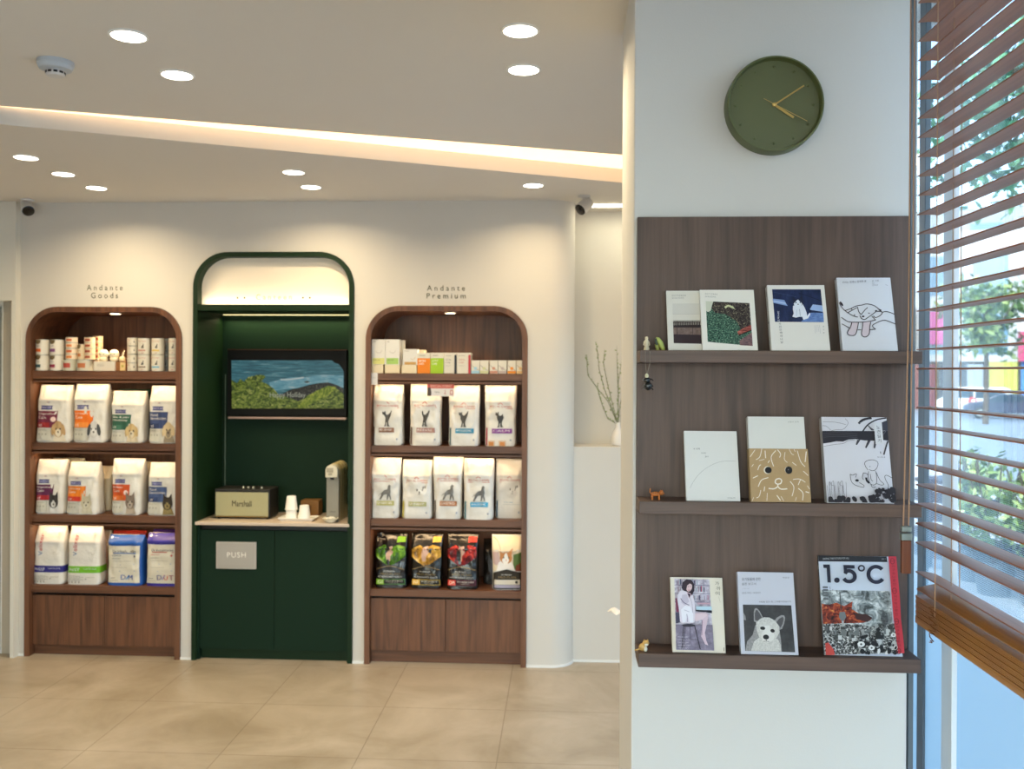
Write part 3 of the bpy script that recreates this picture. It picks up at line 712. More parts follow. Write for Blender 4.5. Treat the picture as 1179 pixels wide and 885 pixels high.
for bi, br_ in enumerate(branches):
    pts = [atY(px, py, YV + (0.01 * i * (1 if bi % 2 else -1))) for i, (px, py) in enumerate(br_)]
    pts[0] = Vector((pv.x, YV, ZL + hv * 0.9))
    # start inside the vase
    t = thing('twig', 'slender budding twig standing in the slim white vase', 'twig', pts[0], group='budding twigs in the vase')
    m = MB(); pts_l = [p - pts[0] for p in pts]; pts_l.insert(0, Vector((0, 0, -hv * 0.5)))
    m.tube(pts_l, 0.002, 5, radii=[0.0022] * (len(pts_l) - 1) + [0.0007]); m.build('stem', st, t)
    m = MB()
    for i in range(2, len(pts_l)):
        for k in range(5):
            f_ = k / 5; p = pts_l[i - 1].lerp(pts_l[i], f_)
            d = Vector((random.uniform(-1, 1), random.uniform(-1, 1), random.uniform(0.1, 1.3))).normalized(); L = random.uniform(0.010, 0.02)
            s_ = d.cross(Vector((0, 1, 0.1))).normalized() * L * 0.32; up_ = d.cross(s_).normalized() * 0.0015
            m.add([p, p + d * L * 0.5 + s_ + up_, p + d * L, p + d * L * 0.5 - s_ + up_, p + d * L * 0.5 - up_ * 2], [(0, 1, 4), (1, 2, 4), (2, 3, 4), (3, 0, 4), (0, 3, 2, 1)])
    o = m.build('leaves', lf, t)

# tissue box on a slim stand hidden behind the pier, tissue sticking out
tp = atY(705, 707, 2.98)
tx = thing('tissue_box', 'white tissue tuft rising from a box just behind the pier edge', 'tissue box', (tp.x + 0.055, 2.98, tp.z - 0.075))
m = MB(); m.box(0.001, 0.20, -0.055, 0.055, 0, 0.05); m.build('box', mat('tissue_carton', '#d9d2c4', 0.6), tx, bevel=0.002)
m = MB(); random.seed(8)
N_ = 14; vs = []; fs = []
for i in range(7):
    for k in range(N_):
        a_ = 2 * PI * k / N_; rr = 0.012 + 0.020 * (i / 6) ** 1.3 * (1 + 0.35 * math.sin(3 * a_)) ; vs.append((0.014 + rr * math.cos(a_) * 1.0 - 0.05 * (i / 6), rr * math.sin(a_) * 0.8, 0.048 + 0.04 * math.sin(i / 6 * 1.9) + 0.006 * math.sin(4 * a_ + i)))
for i in range(6):
    for k in range(N_): fs.append((i * N_ + k, i * N_ + (k + 1) % N_, (i + 1) * N_ + (k + 1) % N_, (i + 1) * N_ + k))
m.add(vs, fs); o = m.build('tissue', mat('tissue', '#f1ede6', 0.8), tx, smooth=True, angle=80)
so = o.modifiers.new('solid', 'SOLIDIFY'); so.thickness = 0.0012
st_ = thing('side_stand', 'slim pale stand behind the pier carrying the tissue box', 'stand', (tp.x + 0.165, 2.98, 0))
zz = tp.z - 0.075
m = MB(); m.box(-0.10, 0.10, -0.09, 0.09, zz - 0.02, zz); m.build('top', m_trim, st_, bevel=0.002)
m = MB(); m.lathe([(0.02, 0.01), (0.02, zz - 0.02)], 16); m.build('post', m_metal, st_, smooth=True)
m = MB(); m.lathe([(0.085, 0), (0.085, 0.008), (0.02, 0.012)], 24); m.build('foot', m_metal, st_, smooth=True)
# ================================================================== book display on the pier
YPB = YP - 0.018
YLF = YP - 0.105
xa, xb = atY(733, 500, YPB).x, atY(1046, 500, YPB).x
zt_, zb_ = atY(890, 249, YPB).z, atY(890, 771.5, YLF).z
ds_ = thing('book_display', 'dark oak wall panel with three narrow ledges of books on the pier', 'shelf', ((xa + xb) / 2, YP, zb_))
m = MB(); m.box(xa, xb, YPB, YP - 0.0005, zb_ + 0.005, zt_); m.build('back_panel', m_panel, ds_, world=True, bevel=0.001)
LED = []
for (ya, yb) in ((403.5, 417.8), (578.8, 593.5), (755.5, 771.5)):
    za, zb2 = atY(890, ya, YLF).z, atY(890, yb, YLF).z; LED.append(za)
    m = MB(); m.box(xa, xb, YLF, YPB, zb2, za); m.build('ledge', m_panelh, ds_, world=True, bevel=0.0015)

# clock
pc = atY(893.5, 118.5, YP - 0.05)
ck = thing('wall_clock', 'round olive green wall clock with brass hands on the pier', 'clock', (pc.x, YP, pc.z), (PI / 2, 0, 0))
R = 0.1195; og = mat('olive_enamel', '#586038', 0.42)
m = MB(); m.lathe([(R * 0.93, 0.0), (R * 1.0, 0.004), (R * 1.0, 0.044), (R * 0.985, 0.049), (R * 0.955, 0.049), (R * 0.935, 0.040), (R * 0.93, 0.03)], 72, cap=False); m.build('case', og, ck, smooth=True, angle=60)
m = MB(); m.lathe([(R * 0.94, 0.028), (R * 0.94, 0.031), (0.0, 0.031)], 72, cap=False); m.build('dial', mat('olive_dial', '#555c36', 0.38, spec=0.6), ck)
for k in range(12):
    a_ = 2 * PI * k / 12; m = MB(); m.ellipsoid((R * 0.80 * math.sin(a_), R * 0.80 * math.cos(a_), 0.0305), (0.0038, 0.0038, 0.003), seg=12, rings=8); m.build('hour_marker', og, ck, smooth=True)
br_ = mat('brass_hand', '#c8ac68', 0.28, metal=0.75)
def hand(name, dx, dy, tail, w, z, px=6.32 * 1050 / 2.29 / 1.0):
    k = 1.0 / px; a = Vector((dx * k, dy * k, 0)); d = a.normalized(); n_ = Vector((-d.y, d.x, 0)) * w / 2; st = -d * tail
    m = MB(); vs = [st - n_, a - n_, a + n_, st + n_]; m.add([v + Vector((0, 0, z)) for v in vs] + [v + Vector((0, 0, z + 0.001)) for v in vs], [(3, 2, 1, 0), (4, 5, 6, 7), (0, 1, 5, 4), (1, 2, 6, 5), (2, 3, 7, 6), (3, 0, 4, 7)])
    m.build(name, br_, ck)
hand('hour_hand', 137, -93, 0.006, 0.0058, 0.034); hand('minute_hand', 208, 135, 0.006, 0.0036, 0.0365); hand('second_hand', 230, -123, 0.031, 0.0012, 0.0385)
m = MB(); m.lathe([(0.0045, 0.03), (0.0045, 0.040), (0.002, 0.041)], 16); m.build('hub', br_, ck, smooth=True)

# ------------------------------------------------------------------ books
def paper_mat(c): return mat('paper_' + c, c, 0.55, var=0.02, vscale=20, spec=0.3)
pg = mat('book_pages', '#d9d0bd', 0.8, var=0.1, vscale=300)
def book(ledge, xl, xr, ytop, thick, cover, label, lean_y=0.055, group='books on the pier ledges', rz=0.0, spine=None, kind='book', yoff=0.0):
    """xl, xr: bottom corners in the picture; returns root, art function for unit canvas"""
    z = LED[ledge]; Y0 = YPB - thick * 1.03 - lean_y - yoff
    a0, a1 = atY(xl, ytop, Y0), atY(xr, ytop, Y0); w = a1.x - a0.x
    # lean back until the top rear edge nearly touches the panel
    zt2 = atY((xl + xr) / 2, ytop, Y0 + lean_y).z; dz = zt2 - z; h = math.hypot(dz, lean_y); ang = math.atan2(lean_y, dz)
    t = thing('book' if kind == 'book' else kind, label, 'book' if kind == 'book' else kind, ((a0.x + a1.x) / 2, Y0, z + 0.0008), (-ang, 0, rz), group=group)
    cm_ = paper_mat(cover); e = 0.0012
    m = MB(); m.box(-w / 2, w / 2, 0, e, 0, h); m.box(-w / 2, w / 2, thick - e, thick, 0, h); m.build('cover', cm_, t)
    m = MB(); m.box(-w / 2, -w / 2 + e, e, thick - e, 0, h); m.build('spine', paper_mat(spine or cover), t)
    m = MB(); m.box(-w / 2 + e, w / 2 - 0.002, e, thick - e, 0.002, h - 0.002); m.build('pages', pg, t)
    return t, w, h
def cfn(w, h, q):
    """canvas given by crop corners: top-left, top-right, bottom-left in crop pixels"""
    (ax, ay), (bx, by), (cx, cy) = q
    ux, uy = bx - ax, by - ay; vx, vy = cx - ax, cy - ay; det = ux * vy - uy * vx
    def f(x, y, l):
        dx, dy = x - ax, y - ay; s = (dx * vy - dy * vx) / det; t = (ux * dy - uy * dx) / det
        s = min(max(s, 0.0), 1.0); t = min(max(t, 0.0), 1.0)
        return Vector((-w / 2 + s * w, -0.00012 * l - 0.0002, h * (1 - t)))
    return f
G = 'books on the pier ledges'
# ---- ledge one
# fence photograph book
t, w, h = book(0, 770, 830, 335, 0.010, '#dcd9cf', 'white booklet with a railing and brown wall photograph, half hidden behind the foliage booklet', yoff=0.0)
a = Art(cfn(w, h, ((68, 95), (600, 100), (92, 750))))
a.rect(135, 240, 560, 358, '#cfccc4'); a.rect(137, 358, 560, 436, '#d6d2c8'); a.line([(135, 357), (560, 360)], 2.5, '#a8a49e')
brw = noise_mat('photo_brownwall', [(0.3, '#5a4a45'), (0.7, '#8a7770')], (90, 90, 90), 6)
a.poly([(140, 440), (560, 440), (560, 690), (146, 676)], '#31252a'); a.poly([(142, 505), (560, 512), (560, 592), (144, 580)], brw)
for k in range(22): a.line([(150 + k * 18, 452), (150 + k * 18, 482)], 4, '#c9c3b6')
a.line([(140, 436), (560, 438)], 5, '#241c20'); a.line([(140, 492), (560, 496)], 9, '#241c20')
for x_ in (182, 338, 470): a.line([(x_, 440), (x_, 588)], 4, '#2b2226')
a.poly([(432, 598), (560, 600), (560, 660), (434, 655)], '#6e6058')
a.text('ᄆᄆᄆᄆᄆ' if False else 'OCTOBER', 126, 150, 272, 166, '#77777a', 1.5); a.text('SEASONS', 128, 178, 250, 192, '#77777a', 1.5)
a.build('cover_print', part_of(t, 'cover'))
# foliage photograph book
t, w, h = book(0, 809.5, 873.2, 334, 0.011, '#e6e3da', 'white booklet with a photograph of dense green foliage and a red roof', lean_y=0.055, yoff=0.012)
a = Art(cfn(w, h, ((468, 103), (1088, 80), (492, 755))))
fol = noise_mat('photo_foliage', [(0.38, '#0c1818'), (0.47, '#1f3f38'), (0.54, '#47705e'), (0.62, '#93b496')], (260, 260, 380), 9, 0.5, 0.4)
twg = noise_mat('photo_twigs', [(0.4, '#171114'), (0.5, '#352b2f'), (0.57, '#5f584e'), (0.66, '#b9b78f')], (220, 220, 260), 9, 0.5, 1.0)
red = noise_mat('photo_redroof', [(0.38, '#5e2824'), (0.5, '#94463e'), (0.64, '#b8786c')], (60, 60, 260), 6)
a.poly([(535, 225), (1035, 228), (1055, 690), (550, 665)], fol)
a.poly([(620, 228), (1035, 228), (1045, 470), (930, 520), (880, 430), (760, 360), (640, 350), (600, 300)], twg)
a.poly([(535, 225), (622, 226), (606, 270), (590, 330), (560, 345), (538, 330)], '#cdd0be')
a.poly([(745, 280), (790, 255), (845, 270), (868, 300), (830, 290), (790, 275), (760, 300)], '#c9cfa4')
a.poly([(885, 545), (960, 500), (1045, 462), (1048, 520), (900, 582)], red)
a.poly([(905, 640), (1050, 545), (1054, 690), (915, 688)], noise_mat('photo_tiles', [(0.35, '#4a3c44'), (0.6, '#8a6a6c'), (0.75, '#b07a74')], (90, 90, 300), 6))
a.line([(900, 583), (1048, 522)], 10, '#1d1518')
a.text('OCTOBER', 528, 138, 672, 154, '#77777a', 1.5); a.text('SEASONS', 530, 168, 650, 184, '#77777a', 1.5); a.text('photographs and notes', 885, 732, 1062, 748, '#8a8a86', 1.2)
a.build('cover_print', part_of(t, 'cover'))
# kitten book
t, w, h = book(0, 889, 956.5, 328.5, 0.020, '#e2e0da', 'white book with a blue photograph of a small black and white kitten')
a = Art(cfn(w, h, ((70, 92), (527, 98), (96, 608))))
a.poly([(110, 127), (498, 132), (512, 393), (126, 386)], noise_mat('photo_navy', [(0.3, '#141d38'), (0.6, '#24325a'), (0.8, '#3c4f80')], (60, 60, 30), 6))
a.poly([(112, 202), (205, 214), (218, 240), (232, 262), (118, 236)], '#7f9bd0'); a.poly([(118, 215), (210, 232), (222, 250), (119, 228)], '#a9c0e4')
a.poly([(405, 290), (430, 252), (505, 262), (508, 312), (412, 296)], '#9cb6e2'); a.poly([(350, 372), (400, 318), (510, 320), (512, 393), (330, 388)], noise_mat('photo_blue', [(0.3, '#3c5c9c'), (0.7, '#7f9fd6')], (90, 90, 200), 6))
a.line([(320, 160), (500, 225)], 5, '#0f1630'); a.line([(120, 150), (300, 190)], 3, '#33446e')
wh = '#dfe6f2'
a.poly([(270, 290), (272, 262), (300, 255), (350, 250), (366, 282), (378, 318), (382, 345), (402, 318), (408, 330), (388, 362), (350, 374), (342, 350), (318, 350), (292, 356), (264, 348), (276, 322)], wh)
a.poly([(276, 236), (272, 196), (300, 212)], '#1b2138'); a.poly([(322, 206), (348, 178), (356, 232)], '#1b2138'); a.ell(314, 236, 40, 33, '#1f2640')
a.poly([(276, 246), (296, 240), (306, 216), (318, 216), (326, 238), (346, 246), (338, 262), (318, 272), (294, 268)], wh)
a.ell(311, 250, 31, 24, wh); a.poly([(290, 232), (311, 214), (332, 232)], wh); a.ell(296, 238, 7, 6, '#7f8fb0'); a.ell(330, 236, 7, 6, '#7f8fb0'); a.ell(296, 238, 3, 5, '#0c101c'); a.ell(330, 236, 3, 5, '#0c101c'); a.ell(312, 252, 6, 4, '#4a3a48')
a.line([(322, 290), (326, 345)], 4, '#8f9cb8'); a.line([(300, 296), (296, 346)], 3, '#a9b4ca')
for i, ch in enumerate('길고양이'): a.text(ch, 145, 305 + i * 22, 160, 323 + i * 22, '#e8ecf4' if i < 4 else '#55555c')
for i, ch in enumerate('사진산책의나날'): a.text(ch, 153 + i * 2, 396 + i * 24, 172 + i * 2, 414 + i * 24, '#55565c')
for i, (x_, n_) in enumerate(((434, 5), (446, 4), (460, 4), (472, 5))): a.line([(x_, 420), (x_ + 6, 420 + n_ * 13)], 2.2, '#b4b4b8')
for i, ch in enumerate('글사진'): a.text(ch, 498, 425 + i * 25, 508, 437 + i * 25, '#6a6a70')
a.build('cover_print', part_of(t, 'cover'))
a = Art(lambda x, y, l: Vector((-w / 2 - 0.0002 * l, 0.004 + x * 0.012, h * (1 - y)))); a.line([(0.5, 0.08), (0.5, 0.4)], 0.25, '#77777c'); a.ell(0.5, 0.56, 0.3, 0.02, '#26262c'); a.build('spine_print', part_of(t, 'spine'))
# puppy drawing book
t, w, h = book(0, 971, 1034.5, 320, 0.017, '#d6d9e0', 'tall pale book with a line drawing of a puppy held on an arm')
a = Art(cfn(w, h, ((660, 30), (1080, 55), (682, 612)))); k_ = '#2b1e28'; W_ = 6
a.poly([(755, 395), (812, 395), (800, 440), (785, 485), (768, 500), (735, 494), (724, 470), (748, 430)], '#cfc3cc'); a.poly([(845, 398), (905, 398), (896, 440), (888, 490), (866, 515), (836, 508), (830, 480), (842, 440)], '#cfc3cc')
for pts in ([(672, 232), (684, 262), (712, 298), (770, 342), (810, 356)], [(715, 298), (760, 285), (800, 268), (850, 262)], [(812, 275), (818, 310), (835, 335), (850, 322), (870, 300), (890, 284)],
            [(850, 262), (885, 256), (935, 270), (975, 302), (990, 320)], [(990, 320), (1000, 335), (980, 355), (945, 368), (930, 352)], [(826, 345), (836, 368), (860, 378), (890, 362), (925, 340), (955, 318)],
            [(725, 385), (760, 394), (850, 398), (945, 388)], [(945, 388), (918, 358)], [(760, 398), (748, 432), (724, 468), (730, 492), (768, 500), (788, 484), (802, 440), (812, 398)],
            [(845, 400), (840, 440), (830, 482), (836, 508), (862, 516), (888, 494), (896, 440), (906, 400)], [(896, 462), (940, 460)], [(940, 460), (918, 428), (1000, 394), (1050, 408), (1100, 432)],
            [(1000, 330), (1030, 326), (1070, 340), (1098, 356)], [(680, 352), (725, 386)], [(682, 404), (740, 440)], [(802, 458), (828, 460)], [(733, 318), (770, 300), (805, 282)], [(945, 318), (985, 325)], [(760, 290), (770, 302)], [(888, 330), (902, 334)],
            [(783, 334), (782, 352)]):
    a.line(pts, W_, k_)
a.ell(686, 246, 8, 22, k_, rot=-0.5); a.ell(848, 356, 10, 7, k_); a.ell(950, 318, 9, 6, k_); a.ell(983, 314, 9, 6, k_)
a.text('우리는 언제나 함께해 봄', 700, 66, 888, 84, '#4a4650'); a.text('글 그림', 932, 70, 985, 84, '#6a6872'); a.text('하루', 932, 92, 950, 102, '#6a6872'); a.text('산책 길', 932, 106, 975, 118, '#6a6872'); a.line([(1034, 112), (1052, 122)], 3, '#9a9aa4')
a.build('cover_print', part_of(t, 'cover'))
a = Art(lambda x, y, l: Vector((-w / 2 - 0.0002 * l, 0.004 + x * 0.010, h * (1 - y)))); a.line([(0.5, 0.15), (0.5, 0.42)], 0.4, '#8a8478'); a.build('spine_print', part_of(t, 'spine'))
# ---- ledge two
t, w, h = book(1, 791, 853, 496.5, 0.016, '#d9d9d6', 'plain white book with a thin grey arc on its cover')
a = Art(cfn(w, h, ((60, 150), (515, 162), (78, 762))))
a.line([(108, 655), (150, 580), (220, 505), (310, 450), (400, 425), (502, 427)], 3, '#a9a9a6')
a.text('두 번째', 140, 306, 195, 320, '#3c3c40'); a.text('지구는', 206, 344, 250, 358, '#3c3c40'); a.text('없다', 238, 376, 268, 390, '#3c3c40'); a.text('타일러', 425, 740, 488, 750, '#5a5a60')
a.build('cover_print', part_of(t, 'cover'))
t, w, h = book(1, 866, 932.5, 480, 0.022, '#d6d6d2', 'tall white book wrapped in a kraft band with a drawn shaggy dog face')
a = Art(cfn(w, h, ((632, 33), (1120, 48), (640, 765))))
a.text('보통의 존재', 980, 84, 1072, 96, '#8a8a86'); a.build('cover_print', part_of(t, 'cover'))
hk = h * (765 - 312) / (765 - 33)
kr = mat('kraft_paper', '#ab8f66', 0.7, var=0.07, vscale=90)
m = MB(); m.box(-w / 2 - 0.0008, w / 2 + 0.004, -0.0012, -0.0004, 0, hk); m.box(-w / 2 - 0.0012, -w / 2 - 0.0004, -0.0012, 0.022, 0, hk); m.build('kraft_band', kr, t)
f0 = cfn(w + 0.003, h, ((632, 33), (1135, 48), (640, 765)))
a = Art(lambda x, y, l: f0(x, y, l) + Vector((0.0015, -0.0012, 0))); wl = '#e6dfd2'; random.seed(12)
for pts in ([(745, 315), (725, 385), (690, 410)], [(880, 328), (905, 365), (895, 395)], [(865, 335), (822, 390), (840, 470)], [(945, 350), (935, 410), (960, 440)], [(980, 325), (1000, 365), (1020, 375)], [(1050, 340), (1075, 435), (1110, 478)],
            [(685, 325), (640, 385)], [(790, 565), (730, 585), (700, 640)], [(755, 640), (748, 680)], [(975, 600), (1005, 650), (985, 725)], [(1000, 585), (1055, 582), (1105, 610)], [(1065, 585), (1042, 632)], [(1120, 640), (1138, 670)],
            [(720, 670), (705, 720), (680, 735)], [(775, 695), (768, 760)], [(855, 715), (885, 760)], [(890, 725), (912, 765)], [(1040, 660), (1078, 700), (1072, 762)], [(650, 470), (665, 450)], [(700, 500), (715, 465), (730, 455)], [(1000, 440), (1035, 468)],
            [(1090, 515), (1130, 555)], [(655, 568), (700, 548)], [(1020, 735), (1010, 765)], [(640, 760), (655, 730)], [(770, 335), (772, 400)], [(805, 420), (790, 440)], [(1020, 330), (1030, 350)], [(1125, 350), (1110, 440)], [(1100, 690), (1130, 700)], [(715, 420), (760, 410)]):
    a.line(pts, random.uniform(4, 8), wl)
a.ell(783, 503, 33, 33, '#d8d2c4'); a.ell(790, 503, 29, 28, '#0c0a0c'); a.ell(955, 505, 24, 28, '#cfc9bc'); a.ell(965, 507, 30, 32, '#0c0a0c'); a.ell(962, 503, 3, 4, '#8a8890')
a.line([(868, 625), (845, 612), (852, 585), (880, 577), (900, 592), (890, 618), (868, 625), (862, 645), (830, 662), (785, 658)], 10, wl); a.line([(862, 640), (890, 665), (945, 664)], 10, wl)
a.build('band_print', part_of(t, 'kraft_band'))
t, w, h = book(1, 953, 1030, 480.5, 0.021, '#d0d0d8', 'white book with a black ink drawing of a palm, a seated child and a dog', spine='#b9b6b4')
a = Art(cfn(w, h, ((112, 78), (692, 82), (112, 838)))); K = '#24222a'
a.poly([(112, 205), (692, 205), (692, 292), (640, 285), (570, 292), (480, 290), (400, 278), (340, 282), (290, 300), (230, 298), (170, 310), (112, 318)], K)
for y_ in (228, 246, 262): a.line([(120, y_), (250, y_ - 8), (420, y_ + 4)], 3, '#4f4d57')
a.line([(470, 210), (520, 150), (600, 105), (690, 88)], 12, K); a.line([(440, 140), (480, 105), (560, 88)], 20, K); a.line([(445, 138), (500, 110), (540, 100)], 4, '#8a8894')
for x0_, y0_, x1_, y1_ in ((430, 285, 405, 332), (525, 285, 485, 360), (580, 290, 560, 362), (690, 295, 638, 420), (620, 200, 690, 150), (560, 200, 520, 160), (640, 240, 690, 200)):
    a.poly([(x0_ - 14, y0_), (x0_ + 14, y0_), (x1_ + 5, y1_), (x1_ - 6, y1_ - 6)], K); a.line([(x0_, y0_ + 5), (x1_, y1_ - 12)], 3, '#6a6874')
a.poly([(640, 130), (692, 110), (692, 205), (640, 205)], '#3a3842')
for pts in ([(120, 125), (230, 128), (325, 150)], [(320, 95), (345, 135), (300, 190), (240, 195), (190, 205)], [(112, 160), (150, 165), (185, 200)], [(112, 345), (200, 330), (290, 318), (330, 295), (390, 288)]): a.line(pts, 3, '#55535c')
a.rect(572, 130, 642, 325, '#cfd0d4')
for i, ch in enumerate('노견일기'): a.text(ch, 592, 158 + i * 40, 622, 188 + i * 40, '#2c2a30')
a.text('1', 605, 390, 612, 410, '#4a4850'); a.text('정우열 글', 575, 434, 645, 446, '#6a6872')
for pts in ([(485, 555), (465, 520), (462, 490), (490, 470), (540, 465), (575, 485), (572, 520), (548, 552), (520, 560), (497, 550)], [(500, 520), (508, 526)], [(490, 565), (482, 600), (490, 665), (520, 685), (550, 665), (555, 600), (548, 560)],
            [(555, 575), (580, 640), (612, 675), (590, 685), (545, 670)], [(440, 580), (470, 585), (480, 600)], [(440, 582), (430, 620), (440, 640)], [(325, 590), (345, 600), (380, 588), (370, 620)], [(325, 592), (330, 650), (360, 685), (425, 705), (438, 690), (400, 665)], [(500, 680), (510, 705), (540, 700)],
            [(630, 640), (625, 610), (645, 600), (690, 625)], [(630, 640), (650, 690), (640, 720)], [(500, 590), (505, 640), (520, 650)]): a.line(pts, 4.5, K)
a.ell(380, 646, 16, 11, K); a.line([(462, 620), (465, 645), (485, 670)], 18, K)
random.seed(4)
for i in range(14): x_ = 118 + i * 12; a.line([(x_, 800), (x_ + 8 * math.sin(i * 2), 740 - 40 * (i % 3)), (x_ + 14 * math.sin(i), 690 - 30 * (i % 2))], 3, '#6a6870')
for i in range(34):
    x_ = random.uniform(115, 440); a.ell(x_, 838 - random.uniform(0, 45) * (0.4 + 0.6 * abs(math.sin(x_ / 50))), random.uniform(14, 28), random.uniform(12, 22), K, 9, random.random())
for i in range(60):
    x_ = random.uniform(470, 690); hh = 40 + 85 * min(1, max(0, (x_ - 490) / 60)); a.ell(x_, 838 - random.uniform(0, hh), random.uniform(14, 26), random.uniform(12, 20), K, 9, random.random())
for i in range(12): a.ell(random.uniform(540, 680), random.uniform(745, 830), 5, 4, '#8a8894', 8)
a.build('cover_print', part_of(t, 'cover'))
# ---- ledge three
t, w, h = book(2, 775, 836, 665, 0.016, '#dcd6c8', 'cream book with a photograph of a seated person with a cat beside a stool')
a = Art(cfn(w, h, ((350, 80), (845, 85), (358, 800))))
a.poly([(388, 97), (722, 100), (742, 782), (390, 778)], noise_mat('photo_room', [(0.38, '#8e8798'), (0.52, '#bcb6c6'), (0.62, '#dedae4')], (40, 40, 60), 6))
for y_ in (158, 238, 320): a.line([(388, y_), (725, y_ + 3)], 5, '#6a6480')
for x_ in (450, 560, 664): a.line([(x_, 98), (x_, 322)], 4, '#77708a')
random.seed(7)
for i in range(46):
    x_ = random.uniform(392, 715); y_ = random.choice((100, 168, 248)); hh = random.uniform(35, 55); a.rect(x_, y_ + 55 - hh, x_ + random.uniform(5, 12), y_ + 55, random.choice(('#4c4a66', '#8f6f80', '#c9c7d8', '#a2aeba', '#d8d4da', '#b0607a')))
a.poly([(390, 540), (735, 540), (742, 782), (390, 778)], noise_mat('photo_floor', [(0.3, '#5f586c'), (0.6, '#8b8398'), (0.8, '#aaa3b4')], (60, 60, 60), 6))
a.poly([(392, 290), (440, 280), (450, 400), (420, 425), (396, 420)], '#6e2748'); a.poly([(390, 425), (440, 420), (440, 520), (390, 530)], '#3b3a52')
a.rect(585, 365, 732, 400, '#b7d3e2'); a.poly([(582, 398), (734, 404), (734, 430), (582, 412)], '#1d1c2c'); a.rect(600, 330, 720, 345, '#c2a0b0')
a.poly([(560, 425), (680, 420), (700, 440), (690, 500), (660, 620), (672, 690), (690, 735), (660, 725), (640, 680), (625, 650), (640, 520), (640, 490), (560, 495)], '#cbb6c4')
a.poly([(565, 440), (680, 430), (690, 450), (640, 490), (575, 512)], '#d6c2cc'); a.line([(640, 500), (632, 640)], 6, '#8d7688')
a.poly([(410, 262), (440, 215), (500, 210), (555, 250), (575, 330), (575, 430), (565, 520), (520, 530), (470, 525), (430, 515), (425, 440), (420, 380), (408, 300)], '#d5cfdc')
a.poly([(455, 255), (500, 250), (520, 320), (480, 360), (445, 330)], '#bdb6c8'); a.line([(440, 290), (470, 330), (520, 355)], 7, '#655f78'); a.line([(520, 270), (545, 330), (552, 430)], 4, '#9a93a8')
a.poly([(500, 225), (540, 215), (545, 255), (520, 290)], '#bfa2ae'); a.poly([(505, 240), (525, 285), (535, 250)], '#2a2034')
a.poly([(452, 190), (462, 135), (500, 104), (545, 108), (572, 150), (570, 215), (548, 262), (535, 240), (500, 225), (470, 215)], '#2c1e2c'); a.ell(524, 182, 27, 42, '#d2b6ba', rot=0.25)
a.poly([(490, 150), (510, 120), (552, 132), (556, 160), (530, 145), (505, 165), (497, 200)], '#33222e'); a.line([(510, 205), (522, 213), (536, 204)], 4, '#a2505c'); a.ell(515, 176, 4, 3, '#3a2a34'); a.ell(536, 174, 4, 3, '#3a2a34')
a.poly([(440, 400), (480, 360), (530, 370), (556, 440), (552, 522), (520, 520), (500, 450), (480, 520), (452, 522)], '#e3e3ee'); a.line([(495, 440), (500, 515)], 6, '#8f8ca6'); a.line([(470, 400), (520, 420)], 5, '#a9a6bc')
a.ell(508, 548, 62, 14, '#2a2632'); a.line([(462, 550), (440, 770)], 7, '#26222e'); a.line([(478, 552), (455, 772)], 5, '#3a3442'); a.line([(565, 550), (612, 772)], 8, '#26222e'); a.line([(520, 556), (522, 680)], 4, '#3a3442'); a.line([(452, 680), (590, 682)], 4, '#3a3442')
for i in range(5): a.text('가까이 있는 고양이', 400, 652 + i * 26, 500 + (i % 2) * 20, 666 + i * 26, '#c9c3d0')
for i, ch in enumerate('가까이'): a.text(ch, 770 + (10 if i == 1 else 0), 125 + i * 48, 808 + (10 if i == 1 else 0), 162 + i * 48, '#5a5640')
a.line([(800, 270), (812, 330)], 2, '#a29c84'); a.line([(838, 100), (845, 790)], 2, '#b9b29a'); a.rect(828, 752, 833, 786, '#4a4638')
a.build('cover_print', part_of(t, 'cover'))
t, w, h = book(2, 854, 920, 659, 0.020, '#c3c6d3', 'pale grey book with a black and white photograph of a white dog with pricked ears')
a = Art(cfn(w, h, ((62, 66), (592, 82), (78, 810))))
a.poly([(105, 368), (560, 380), (578, 800), (115, 782)], noise_mat('photo_darkgrey', [(0.3, '#2b2b2d'), (0.7, '#444446')], (30, 30, 30), 4))
fur = noise_mat('photo_fur', [(0.3, '#a8a8a6'), (0.55, '#c9c9c6'), (0.75, '#dededa')], (260, 260, 260), 6); fur2 = noise_mat('photo_fur2', [(0.3, '#77777a'), (0.7, '#a2a2a2')], (260, 260, 260), 6)
a.poly([(120, 770), (135, 700), (190, 640), (215, 560), (250, 520), (400, 520), (440, 600), (450, 680), (455, 793), (120, 783)], fur2)
a.poly([(170, 782), (200, 700), (260, 660), (420, 680), (445, 730), (448, 792)], fur)
a.poly([(205, 520), (205, 440), (215, 405), (235, 400), (262, 430), (290, 485), (262, 520), (225, 530)], fur2); a.poly([(215, 510), (215, 450), (226, 418), (240, 420), (262, 450), (280, 488), (240, 518)], '#4d4d50')
a.poly([(395, 520), (420, 490), (460, 468), (490, 470), (498, 490), (488, 540), (465, 590), (440, 600)], fur2); a.poly([(415, 530), (440, 500), (475, 482), (484, 500), (470, 550), (450, 580)], '#4d4d50')
a.poly([(225, 530), (262, 500), (300, 485), (350, 488), (400, 515), (438, 570), (440, 620), (410, 670), (370, 705), (320, 712), (280, 700), (245, 655), (225, 600)], fur)
a.ell(330, 650, 62, 58, '#d4d4d1'); a.poly([(300, 560), (350, 560), (360, 640), (300, 640)], '#d9d9d6')
a.ell(284, 583, 24, 15, '#161618', rot=0.1); a.ell(375, 607, 21, 16, '#161618', rot=0.25); a.ell(312, 662, 28, 22, '#141416', rot=0.1); a.line([(312, 680), (314, 698)], 6, '#3a3a3c'); a.line([(288, 700), (314, 698), (340, 705)], 4, '#4a4a4c')
a.poly([(108, 440), (125, 470), (130, 510), (108, 505)], '#8a8a8c')
